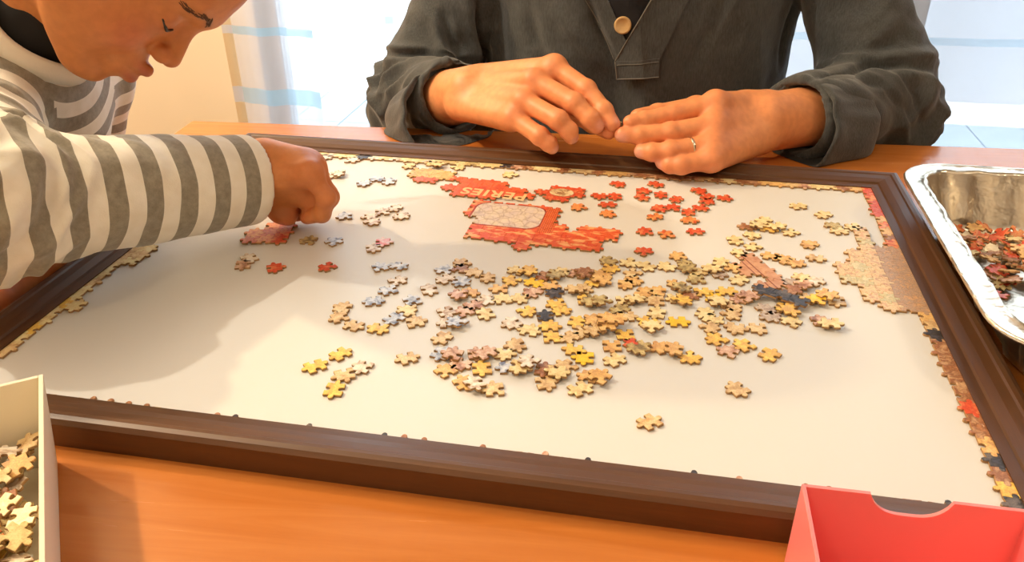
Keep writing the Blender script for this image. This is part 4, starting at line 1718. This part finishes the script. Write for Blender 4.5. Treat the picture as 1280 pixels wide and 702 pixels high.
def crease_field(f):
    out_ = []
    for ln_, dep, wid in CREASES:
        p = np.array(ln_, float)
        t = np.linspace(0, len(p) - 1, 26)
        uu, vv = np.interp(t, np.arange(len(p)), p[:, 0]), np.interp(t, np.arange(len(p)), p[:, 1])
        q, _ = march(f, uu, vv)
        fade = np.sin(np.pi * (np.linspace(0, 1, 26) * 0.86 + 0.07)) ** 0.7
        out_.append((q, dep * fade, wid))
    return out_


CF = crease_field(shirt_fn)


def creased(V):
    o_ = np.zeros(len(V))
    for q, dep, wid in CF:
        lo_, hi_ = q.min(0) - 3 * wid, q.max(0) + 3 * wid
        m = np.where(((V > lo_) & (V < hi_)).all(1))[0]
        if not len(m):
            continue
        d2 = ((V[m][:, None, :] - q[None]) ** 2).sum(2)
        k = d2.argmin(1)
        o_[m] += dep[k] * np.exp(-d2[np.arange(len(m)), k] / wid ** 2)
    return o_


V, F = build(shirt_fn, (0.0, 0.55, -0.40), (0.99, 1.12, 0.50), 0.0034, 2)
N = vnormals(V, F)
V = V + N * (wrinkle(V, N) + creased(V))[:, None]
V = relax(V, F, 1, 0.4)

st = NT('shirt_linen')
st.set(Roughness=0.88)
st.b.inputs['Sheen Weight'].default_value = 0.25
sv = st.coord()
st.color(st.mix(0.5, st.ramp(st.noise(sv, 24, 5, 0.6), [(0.32, rgb(54, 58, 61)), (0.68, rgb(78, 81, 82))]), st.ramp(st.noise(st.coord('Object', (700, 700, 120)), 1.0, 2), [(0.3, rgb(46, 50, 53)), (0.7, rgb(88, 92, 93))])))
st.bump(st.math('ADD', st.noise(sv, 420, 2), st.math('MULTIPLY', st.noise(sv, 60, 3), 1.5)), 0.35, 0.0012)
shirt = attach(link('shirt', quadmesh('shirt', rest(V), F, [st.m])), person)


# rolled cuffs: a wide turned-back band at the end of each sleeve
def cuff(W, E, cuf, r0, r1, ln, seed, tilt, ctr, sg=0.010):
    ax = (W - E) / np.linalg.norm(W - E)
    ax = ax + np.array(tilt)
    ax /= np.linalg.norm(ax)
    x = np.cross(ax, (0, 0, 1.0))
    x /= np.linalg.norm(x)
    y = np.cross(ax, x)
    nU = 72
    prof_ = [(-ln, r0 + 0.001), (-ln * 0.98, r0 + 0.006), (-ln * 0.7, r0 + 0.0085), (-ln * 0.35, r1 + 0.0085), (-0.004, r1 + 0.008), (0.0, r1 + 0.005), (-0.002, r1 + 0.001), (-0.012, r1 - 0.002), (-ln * 0.6, r0 - 0.003)]
    vs, fs = [], []
    for i, (s, r_) in enumerate(prof_):
        for k in range(nU):
            a = 2 * math.pi * k / nU
            q = np.array([[math.cos(a) * 1.6 + seed, math.sin(a) * 1.6, s * 30]])
            q2 = np.array([[math.cos(a) * 4 + seed, math.sin(a) * 4, s * 22 + 5]])
            w = (vnoise(q)[0] - 0.5) * 0.016 + (vnoise(q2)[0] - 0.5) * 0.008
            if 1 <= i <= 4:
                w += (vnoise(np.array([[math.cos(a) * 6, math.sin(a) * 6 + seed, s * 60]]))[0] - .5) * 0.006
            sag = sg * max(0.0, math.cos(a - math.pi / 2) * (-y[2]))      # hangs lower than it sits on top
            c = np.array(ctr) + ax * (s + 0.012 * (vnoise(np.array([[math.cos(a) * 1.3 + 9, math.sin(a) * 1.3 + seed, 2.0]]))[0] - .5))
            vs.append(c + (r_ + w + sag) * (math.cos(a) * x + math.sin(a) * y))
    m = len(prof_)
    for i in range(m):
        for k in range(nU):
            fs.append([i * nU + k, i * nU + (k + 1) % nU, ((i + 1) % m) * nU + (k + 1) % nU, ((i + 1) % m) * nU + k])
    me = fix(meshdata('rolled_cuff', rest(vs), fs, [st.m], smooth=True))
    o = link('rolled_cuff', me, shirt)
    s2 = o.modifiers.new('smooth', 'SUBSURF')
    s2.levels = s2.render_levels = 1
    o.matrix_parent_inverse = shirt.matrix_parent_inverse.copy() @ Matrix.Identity(4)
    o.matrix_parent_inverse = Matrix.Identity(4)
    return o


bpy.context.view_layer.update()
cuff(WR, ER, CUFR, 0.061, 0.059, 0.080, 2.0, (0.14, 0.0, 0.42), PY(562, 144, .636), 0.022)
cuff(WL, EL, CUFL, 0.058, 0.053, 0.090, 6.0, (-0.10, 0, 0.10), CUFL + np.array((0.0, -0.006, -0.008)))


# shirt front: placket laid on the chest
def patch(name, quad, lift, mat, th=0.0016, n=14, m=14, parent=shirt):
    q = np.array(quad, float)
    us, vs_ = [], []
    for j in range(m + 1):
        for i in range(n + 1):
            a, b = i / n, j / m
            p = (q[0] * (1 - a) + q[1] * a) * (1 - b) + (q[3] * (1 - a) + q[2] * a) * b
            us.append(p[0])
            vs_.append(p[1])
    Pt, D = march(shirt_fn, us, vs_)
    e = 2e-3
    P32 = Pt.astype(np.float32)
    g_ = np.stack([shirt_fn(P32 + np.float32(e) * np.eye(3, dtype=np.float32)[k]) - shirt_fn(P32 - np.float32(e) * np.eye(3, dtype=np.float32)[k]) for k in range(3)], 1)
    g_ /= np.linalg.norm(g_, axis=1)[:, None] + 1e-9
    base = Pt + g_ * (wrinkle(Pt, g_) + creased(Pt))[:, None]
    top = base + g_ * lift
    bot = base + g_ * (lift - th)
    W_ = n + 1
    K = W_ * (m + 1)
    vs2 = np.concatenate([top, bot])
    fs = []
    for j in range(m):
        for i in range(n):
            a = j * W_ + i
            fs.append([a, a + 1, a + W_ + 1, a + W_])
            fs.append([K + a, K + a + W_, K + a + W_ + 1, K + a + 1])
    rim = [i for i in range(W_)] + [j * W_ + n for j in range(1, m + 1)] + [m * W_ + i for i in range(n - 1, -1, -1)] + [j * W_ for j in range(m - 1, 0, -1)]
    for k in range(len(rim)):
        a, b = rim[k], rim[(k + 1) % len(rim)]
        fs.append([a, K + a, K + b, b])
    o = link(name, fix(meshdata(name, vs2, fs, [mat], smooth=False)), parent)
    o.matrix_parent_inverse = Matrix.Identity(4)
    return o


dark_in = plain('dark_undershirt', rgb(24, 24, 30), 0.9)
o = patch('neck_opening', [(744, -12), (822, -12), (790, 46), (770, 46)], 0.0050, dark_in)
o['label'] = 'dark undershirt showing in the open neck'
patch('placket_under', [(728, -12), (758, -12), (789, 62), (769, 76)], 0.0066, st.m)
patch('placket_flap', [(818, -12), (862, -12), (823, 69), (769, 76)], 0.0086, st.m)
patch('placket_tab', [(769, 75), (823, 68), (822, 91), (772, 97)], 0.0094, st.m)
seam_m = plain('worn_seam', rgb(120, 118, 112), 0.9)


def seam(line, lift, rad=0.0007):
    p = np.array(line, float)
    t = np.linspace(0, len(p) - 1, 24)
    q, D_ = march(shirt_fn, np.interp(t, np.arange(len(p)), p[:, 0]), np.interp(t, np.arange(len(p)), p[:, 1]))
    e = 2e-3
    P32 = q.astype(np.float32)
    g_ = np.stack([shirt_fn(P32 + np.float32(e) * np.eye(3, dtype=np.float32)[k]) - shirt_fn(P32 - np.float32(e) * np.eye(3, dtype=np.float32)[k]) for k in range(3)], 1)
    g_ /= np.linalg.norm(g_, axis=1)[:, None] + 1e-9
    q = q + g_ * (wrinkle(q, g_) + creased(q) + lift)[:, None]
    vs, fs = tube_geo(list(q), rad, 6)
    o_ = link('seam', meshdata('seam', vs, fs, [seam_m], smooth=True), shirt)
    o_.matrix_parent_inverse = Matrix.Identity(4)


seam([(817, -10), (793, 32), (769, 76)], 0.0088, 0.0008)
seam([(770, 76), (772, 97)], 0.0095, 0.0008)
seam([(772, 97), (800, 93), (822, 91)], 0.0095, 0.0007)
seam([(772, 79), (800, 75), (822, 72)], 0.0097, 0.0005)
seam([(730, -10), (752, 36), (768, 74)], 0.0068, 0.0006)
# button
Pt, D = march(shirt_fn, [779], [30])
bvec = -D[0] * 0.6 + np.array((0, -0.5, 0.0))
bvec /= np.linalg.norm(bvec)
bprof = [(0.0, 0.0), (0.0095, 0.0), (0.0112, 0.0008), (0.0115, 0.0018), (0.0108, 0.0029), (0.0090, 0.0031), (0.0078, 0.0022), (0.0, 0.0020)]
vs, fs = [], []
nb = 28
for r_, z in bprof:
    for k in range(nb):
        a = 6.28318 * k / nb
        vs.append((r_ * math.cos(a), r_ * math.sin(a), z))
for i in range(len(bprof) - 1):
    for k in range(nb):
        fs.append([i * nb + k, i * nb + (k + 1) % nb, (i + 1) * nb + (k + 1) % nb, (i + 1) * nb + k])
bm_ = meshdata('button', vs, fs, [plain('horn_button', rgb(214, 180, 128), 0.35, c2=rgb(196, 158, 104), nscale=120)], smooth=True)
bt = link('button', bm_, shirt)
bt.matrix_parent_inverse = Matrix.Identity(4)
bq = Vector(bvec).to_track_quat('Z', 'Y')
_g = np.array([[0.0, -1.0, 0.1]])
bt.location = Pt[0] + bvec * (0.0082 + float(wrinkle(Pt, _g)[0] + creased(Pt)[0]))
bt.rotation_mode = 'QUATERNION'
bt.rotation_quaternion = bq
bt['label'] = 'cream coloured button'
holem = plain('button_hole', rgb(90, 66, 44), 0.8)
for dx in (-0.0016, 0.0016):
    vs, fs = tube_geo([bt.location + bq @ Vector((dx, 0, 0.0016)), bt.location + bq @ Vector((dx, 0, 0.0027))], 0.0009, 8)

# ring on the adult's ring finger
rp0, rp1 = np.array(JL['ring'][0]), np.array(JL['ring'][1])
rc = lerp(rp0, rp1, 0.50)
ra = (rp1 - rp0) / np.linalg.norm(rp1 - rp0)
x = np.cross(ra, (0, 0, 1.0))
x /= np.linalg.norm(x)
y = np.cross(ra, x)
vs, fs = [], []
rprof = [(-0.0017, 0.0), (-0.0012, 0.0009), (0.0012, 0.0009), (0.0017, 0.0), (0.0, -0.0006)]
for i, (s, dr) in enumerate(rprof):
    for k in range(36):
        a = 6.28318 * k / 36
        vs.append(rc + ra * s + (0.0113 + dr) * (math.cos(a) * x + math.sin(a) * y))
for i in range(5):
    for k in range(36):
        fs.append([i * 36 + k, i * 36 + (k + 1) % 36, ((i + 1) % 5) * 36 + (k + 1) % 36, ((i + 1) % 5) * 36 + k])
rg = link('finger_ring', fix(meshdata('finger_ring', vs, fs, [plain('silver', rgb(225, 215, 195), 0.18, metallic=1.0)], smooth=True)))
tag(rg, "plain silver ring on the adult's ring finger", 'ring')

# the small dark piece pinched between the adult's fingertips
pp = loose(*(PY(771, 158, .519)), 'v', random.Random(3), 0.0, "brown piece held between the adult's fingertips", 'held puzzle piece', rx=1.25, var=2)
pp.scale = (0.8, 0.8, 1.0)


# ------------------------------------------------------------------ the child
child = empty('child', (-0.30, 0.30, FLOOR))
tag(child, 'child in a grey and white striped sweater bending over the puzzle, reaching with one hand', 'person')
RmC = np.array([[0.387, -0.4633, 0.7973], [0.1531, 0.8849, 0.4399], [-0.9093, -0.0482, 0.4134]])
_y = math.radians(-9)
RmC = RmC @ np.array([[math.cos(_y), -math.sin(_y), 0], [math.sin(_y), math.cos(_y), 0], [0, 0, 1]])   # the face turns a little towards the camera
TC = np.array((0.031, 0.284, 0.2719))


def headC(P):
    return head_fn((P - TC.astype(np.float32)) @ RmC.astype(np.float32))


NB = np.array((-0.078, 0.275, 0.200))     # base of the neck
CH = np.array((-0.142, 0.287, 0.085))
PEL = np.array((-0.430, 0.300, -0.190))
S_R = np.array((-0.105, 0.205, 0.140))
S_L = PY(106, 95, 0.385)
E_R = PY(-28, 254, 0.095)
W_R = PY(326, 224, .292)
E_L = PY(104, 205, 0.385)
W_L = np.array((-0.056, 0.175, 0.006))
RC = 0.0092
JC = {
    'little': pts([(387, 216, .276), (408, 247, .272), (402, 266, .273), (388, 271, .276)]),
    'ring': pts([(391, 211, .291), (411, 246, .287), (402, 267, .286), (386, 271, .288)]),
    'middle': pts([(389, 208, .306), (409, 243, .302), (399, 266, .300), (384, 271, .300)]),
    'index': pts([(383, 206, .319), (400, 238, .318), (388, 262, .314), (371, 268, .310)]),
    'thumb': pts([(345, 226, .318), (350, 250, .308), (353, 264, .298), (360, 271, .292)]),
}
JCL = {     # left hand resting on the table beside the frame
    'index': pts([(-12, 358, .125), (-45, 372, .095), (-62, 384, .080), (-75, 390, .070)]),
    'middle': pts([(-8, 366, .118), (-42, 384, .085), (-60, 396, .070), (-74, 404, .060)]),
    'ring': pts([(0, 374, .115), (-32, 394, .085), (-50, 406, .070), (-64, 414, .060)]),
    'little': pts([(8, 380, .120), (-20, 402, .090), (-35, 412, .078), (-46, 420, .070)]),
    'thumb': pts([(25, 352, .150), (0, 352, .135), (-25, 356, .115), (-40, 360, .10)]),
}


def fore_c(W, E, hw):
    m = lerp(W, E, 0.4)
    return [(W, m, .0225, .026), (W + np.array((0, 0, hw)), m, .018, .024), (W - np.array((0, 0, hw)), m, .018, .024)]


fC = hand_fn(JC, RC, 0.046, fore_c(W_R, E_R, 0.012), 0.010, [(PY(332, 208, .296), PY(376, 214, .296), 0.0270, 0.0225), (PY(342, 226, .305), PY(352, 258, .298), 0.0200, 0.0125), (PY(365, 228, .298), PY(392, 246, .296), 0.0200, 0.0150)])
fCL = hand_fn(JCL, 0.0080, 0.040, fore_c(W_L, E_L, 0.004), 0.009)
parts = []
for f_, J, W, E, h_ in ((fC, JC, W_R, E_R, 0.0014), (fCL, JCL, W_L, E_L, 0.0018)):
    allp = np.array([p for k in J.values() for p in k] + [W, lerp(W, E, .4)])
    V, F = build(f_, allp.min(0) - 0.036, allp.max(0) + 0.036, h_, 2)
    parts.append((V, F, hand_color(V, J, RC, SKIN_C)))


def neckhead(P):
    d = headC(P)
    a = TC + RmC @ np.array((-0.020, 0, -0.050))
    d = smin(d, cap(P, NB, a, 0.036, 0.038), 0.014)
    return d


V, F = build(neckhead, np.minimum(TC - 0.13, NB - 0.06), TC + 0.14, 0.0019, 1)
parts.append((V, F, head_color((V - TC) @ RmC, SKIN_C, Lr((206, 104, 76)))))


def trunk_c(P):
    d = cap(P, NB - np.array((0.03, 0, 0.04)), CH, 0.050, 0.062)
    d = smin(d, cap(P, CH, PEL, 0.062, 0.080), 0.03)
    d = smin(d, cap(P, S_R, S_L, 0.040, 0.040), 0.03)
    d = smin(d, cap(P, S_R, E_R, 0.036, 0.030), 0.02)
    d = smin(d, cap(P, E_R, lerp(W_R, E_R, 0.35), 0.030, 0.026), 0.01)
    d = smin(d, cap(P, S_L, E_L, 0.036, 0.030), 0.02)
    d = smin(d, cap(P, E_L, lerp(W_L, E_L, 0.35), 0.030, 0.025), 0.01)
    for sg in (-0.05, 0.05):
        k = PEL + np.array((-0.03, sg, -0.02))
        d = smin(d, cap(P, k, (-0.42, 0.30 + sg * 1.4, -0.46), 0.060, 0.045), 0.02)
        d = smin(d, cap(P, (-0.42, 0.30 + sg * 1.4, -0.46), (-0.44, 0.30 + sg * 1.4, -0.67), 0.045, 0.032), 0.02)
        d = smin(d, cap(P, (-0.44, 0.30 + sg * 1.4, -0.683), (-0.34, 0.30 + sg * 1.4, -0.690), 0.028, 0.021), 0.02)
    return d


V, F = build(trunk_c, (-0.58, 0.02, -0.72), (0.10, 0.48, 0.26), 0.007, 2)
parts.append((V, F, solid(V, SKIN_C)))
V, F, C = joinmesh(parts)
attach(link('body', quadmesh('body', rest(V), F, [skin], C)), child)
_before = set(o.name for o in COL.objects)
face_hair(None, head_fn, RmC, TC, 1.0)
for o in [o for o in COL.objects if o.name not in _before]:
    attach(o, child)

# sweater
CUF_R = lerp(W_R, E_R, 0.035)
CUF_L = lerp(W_L, E_L, 0.08)
bones = [('tor', NB + np.array((0.85, 0.05, 0.52)) * -0.050, CH, 0.071, 0.073), ('tor2', CH, PEL, 0.073, 0.092), ('ua', S_R, E_R, 0.054, 0.052), ('fa', E_R, CUF_R, 0.0500, 0.0435),
         ('ul', S_L, E_L, 0.044, 0.040), ('fl', E_L, CUF_L, 0.044, 0.032)]
AXF = (W_R - E_R) / np.linalg.norm(W_R - E_R)
AXL = (W_L - E_L) / np.linalg.norm(W_L - E_L)
NAX = np.array((0.85, 0.05, 0.52))
NAX /= np.linalg.norm(NAX)


def sweater_fn(P):
    d = {k: cap(P, a, b, ra, rb) for k, a, b, ra, rb in bones}
    t = smin(d['tor'], d['tor2'], 0.03)
    t = smin(t, cap(P, S_R, S_L, 0.056, 0.052), 0.03)
    arm = smin(d['ua'], d['fa'], 0.028)
    arml = smin(d['ul'], d['fl'], 0.02)
    D = smin(t, arm, 0.006)
    D = smin(D, arml, 0.010)
    D = smax(D, -cap(P, NB - NAX * 0.012, NB + NAX * 0.12, 0.0495, 0.062), 0.004)
    for cuf, ax, r_ in ((CUF_R, AXF, 0.0385), (CUF_L, AXL, 0.027)):
        inner = cap(P, cuf - ax * 0.05, cuf + ax * 0.05, r_ - 0.003, r_ + 0.002)
        D = smax(D, -inner, 0.003)
        rr = np.linalg.norm(P - cuf, axis=1)
        D = np.where(rr < 0.075, smax(D, (P - cuf) @ ax, 0.003), D)
    return D


V, F = build(sweater_fn, (-0.58, 0.0, -0.32), (0.19, 0.47, 0.28), 0.0030, 2)
ds = np.stack([cap(V.astype(np.float32), a, b, ra, rb) for k, a, b, ra, rb in bones], 1)
N = vnormals(V, F)
out = np.zeros(len(V))
SV = np.zeros((len(V), len(bones)))
for k, (nm, a, b, ra, rb) in enumerate(bones):
    s, th, L = arm_param(V, a, b)
    Lf = np.linalg.norm(CUF_R - E_R)
    Ll = np.linalg.norm(CUF_L - E_L)
    SV[:, k] = {'tor': np.linalg.norm(V - NB, axis=1) * 1.22 + 0.020, 'tor2': np.linalg.norm(V - NB, axis=1) * 1.22 + 0.020, 'ua': s, 'fa': L - s - 0.014, 'ul': Ll - 0.014 + (L - s), 'fl': L - s - 0.014}[nm] + 2.85
    w = np.exp(-(np.abs(ds[:, k]) / 0.018) ** 2)
    if nm in ('fa', 'ua'):
        near = np.exp(-((s - (0 if nm == 'fa' else L)) / 0.075) ** 2)
        n = vnoise(np.stack([s * 52 + 1.2 * np.sin(th * 2), np.cos(th) * 1.1 + k, np.sin(th) * 1.1], 1))
        out += w * (1 - np.abs(2 * n - 1) * 1.6) * (0.0013 + 0.0085 * near)
        n = vnoise(np.stack([s * 30 - 0.6 * th, np.cos(th) * 2 + k, np.sin(th) * 2], 1))
        out += w * (n - 0.5) * 0.0040
    else:
        n = vnoise(np.stack([s * 22, np.cos(th) * 2 + k, np.sin(th) * 2], 1))
        out += w * (n - 0.5) * 0.006
grp = [(0, 1), (2,), (3,), (4, 5)]
ds[:, 2] += 0.003
Wt = np.exp(-(ds - ds.min(1)[:, None]) / 0.010)
GS = np.stack([(SV[:, list(g_)] * Wt[:, list(g_)]).sum(1) / (Wt[:, list(g_)].sum(1) + 1e-9) for g_ in grp], 1)
GD = np.stack([ds[:, list(g_)].min(1) for g_ in grp], 1)
fgrp = GD[F].mean(1).argmin(1)
stripe = GS[F.ravel(), np.repeat(fgrp, 4)]
edge_w = np.clip(np.linalg.norm(V - CUF_R, axis=1) / 0.06 - 0.6, 0.15, 1)
V = V + N * (out * edge_w)[:, None]
V = relax(V, F, 2, 0.5)
kt = NT('striped_knit')
kt.set(Roughness=0.92)
kt.b.inputs['Sheen Weight'].default_value = 0.35
at = kt.n('ShaderNodeAttribute', attribute_name='stripe')
fr_ = kt.math('FRACT', kt.math('DIVIDE', at.outputs['Fac'], 0.0310))
isg = kt.math('LESS_THAN', fr_, 0.50)
kv = kt.coord()
grey = kt.ramp(kt.noise(kv, 150, 4, 0.7), [(0.32, rgb(130, 124, 110)), (0.68, rgb(158, 151, 134))])
white = kt.ramp(kt.noise(kv, 60, 2), [(0.3, rgb(234, 228, 212)), (0.7, rgb(244, 240, 228))])
kt.color(kt.mix(isg, white, grey))
kt.bump(kt.noise(kv, 700, 2), 0.25, 0.0008)
sw = attach(link('sweater', quadmesh('sweater', rest(V), F, [kt.m], None, None, {'stripe': stripe})), child)
# dark undershirt standing in the neck
def under_fn(P):
    return smax(cap(P, NB - NAX * 0.02, NB + NAX * 0.030, 0.0500, 0.0440), (P - (NB + NAX * 0.040)) @ NAX, 0.004)


V, F = build(under_fn, NB - 0.085, NB + 0.095, 0.003, 2)
attach(link('undershirt', quadmesh('undershirt', V, F, [plain('black_undershirt', rgb(22, 20, 22), 0.9)])), child)
# ribbed neck band
rib = NT('neck_rib')
rib.set(Roughness=0.92)
rib.color(rgb(236, 230, 216))
rib.bump(rib.noise(rib.coord(), 500, 2), 0.3, 0.0008)
x = np.cross(NAX, (0, 1.0, 0))
x /= np.linalg.norm(x)
y = np.cross(NAX, x)
ring_ = []
for k in range(48):
    a = 6.28318 * k / 48
    ring_.append(NB + NAX * (0.010 + 0.003 * math.sin(3 * a)) + 0.0555 * math.cos(a) * x + 0.0575 * math.sin(a) * y)
vs, fs = [], []
bp = [(-0.010, 0.0045), (0.000, 0.0040), (0.005, 0.0020), (0.007, -0.001), (0.003, -0.0035), (-0.010, -0.003)]
for k in range(48):
    rad_ = ring_[k] - NB - NAX * ((ring_[k] - NB) @ NAX)
    rad_ /= np.linalg.norm(rad_)
    for s, r_ in bp:
        vs.append(ring_[k] + NAX * s + rad_ * (r_ - 0.3 * s))
nb_ = len(bp)
for k in range(48):
    for i in range(nb_):
        fs.append([k * nb_ + i, k * nb_ + (i + 1) % nb_, ((k + 1) % 48) * nb_ + (i + 1) % nb_, ((k + 1) % 48) * nb_ + i])
co = link('neck_band', fix(meshdata('neck_band', vs, fs, [rib.m], smooth=True)), sw)
co.matrix_parent_inverse = Matrix.Identity(4)
bpy.context.view_layer.update()
# trousers
trs = plain('navy_trousers', rgb(52, 58, 84), 0.85, bump=0.2, bscale=300)


def trousers_fn(P):
    d = cap(P, PEL + np.array((0.04, 0, 0.045)), PEL, 0.100, 0.100)
    for sg in (-0.05, 0.05):
        k = PEL + np.array((-0.03, sg, -0.02))
        d = smin(d, cap(P, k, (-0.42, 0.30 + sg * 1.4, -0.46), 0.074, 0.058), 0.02)
        d = smin(d, cap(P, (-0.42, 0.30 + sg * 1.4, -0.46), (-0.44, 0.30 + sg * 1.4, -0.645), 0.058, 0.046), 0.02)
    return d


V, F = build(trousers_fn, (-0.60, 0.12, -0.72), (-0.1, 0.50, -0.05), 0.007, 2)
attach(link('trousers', quadmesh('trousers', V, F, [trs])), child)


def trousers_adult(P):
    d = cap(P, (0.40, 0.90, -0.30), (0.36, 0.55, -0.28), 0.10, 0.084)
    d = smin(d, cap(P, (0.56, 0.90, -0.30), (0.60, 0.55, -0.28), 0.10, 0.084), 0.05)
    d = smin(d, cap(P, (0.36, 0.55, -0.28), (0.36, 0.58, -0.64), 0.076, 0.056), 0.03)
    d = smin(d, cap(P, (0.60, 0.55, -0.28), (0.60, 0.58, -0.64), 0.076, 0.056), 0.03)
    return d


V, F = build(trousers_adult, (0.22, 0.44, -0.72), (0.76, 1.04, -0.10), 0.008, 2)
attach(link('trousers', quadmesh('trousers', V, F, [plain('dark_trousers', rgb(50, 48, 48), 0.85)])), person)

# orange piece pinched under the child's hand
loose(*(PY(344, 263, .296)), 'o2', random.Random(8), 0.0, "orange piece tilted up between the child's thumb and sleeve", 'held puzzle piece', rx=1.1, var=1)

# chair for the adult
chm = plank_mat('chair_wood', rgb(120, 70, 34), rgb(140, 84, 42), rgb(156, 98, 52), 1.0, 'x', 0.4)
chair = empty('dining_chair', (0.48, 0.95, FLOOR))
tag(chair, 'plain wooden chair the adult sits on at the table', 'chair')
box('seat', chm, -0.22, 0.22, -0.22, 0.22, 0.295, 0.325, 0.006, chair)
for x_ in (-0.2, 0.165):
    for y_ in (-0.2, 0.165):
        box('leg', chm, x_, x_ + 0.035, y_, y_ + 0.035, 0, 0.295, 0.003, chair)
for x_ in (-0.2, 0.165):
    box('back_post', chm, x_, x_ + 0.035, 0.18, 0.21, 0.325, 0.62, 0.003, chair)
box('backrest', chm, -0.165, 0.165, 0.182, 0.205, 0.44, 0.60, 0.004, chair)
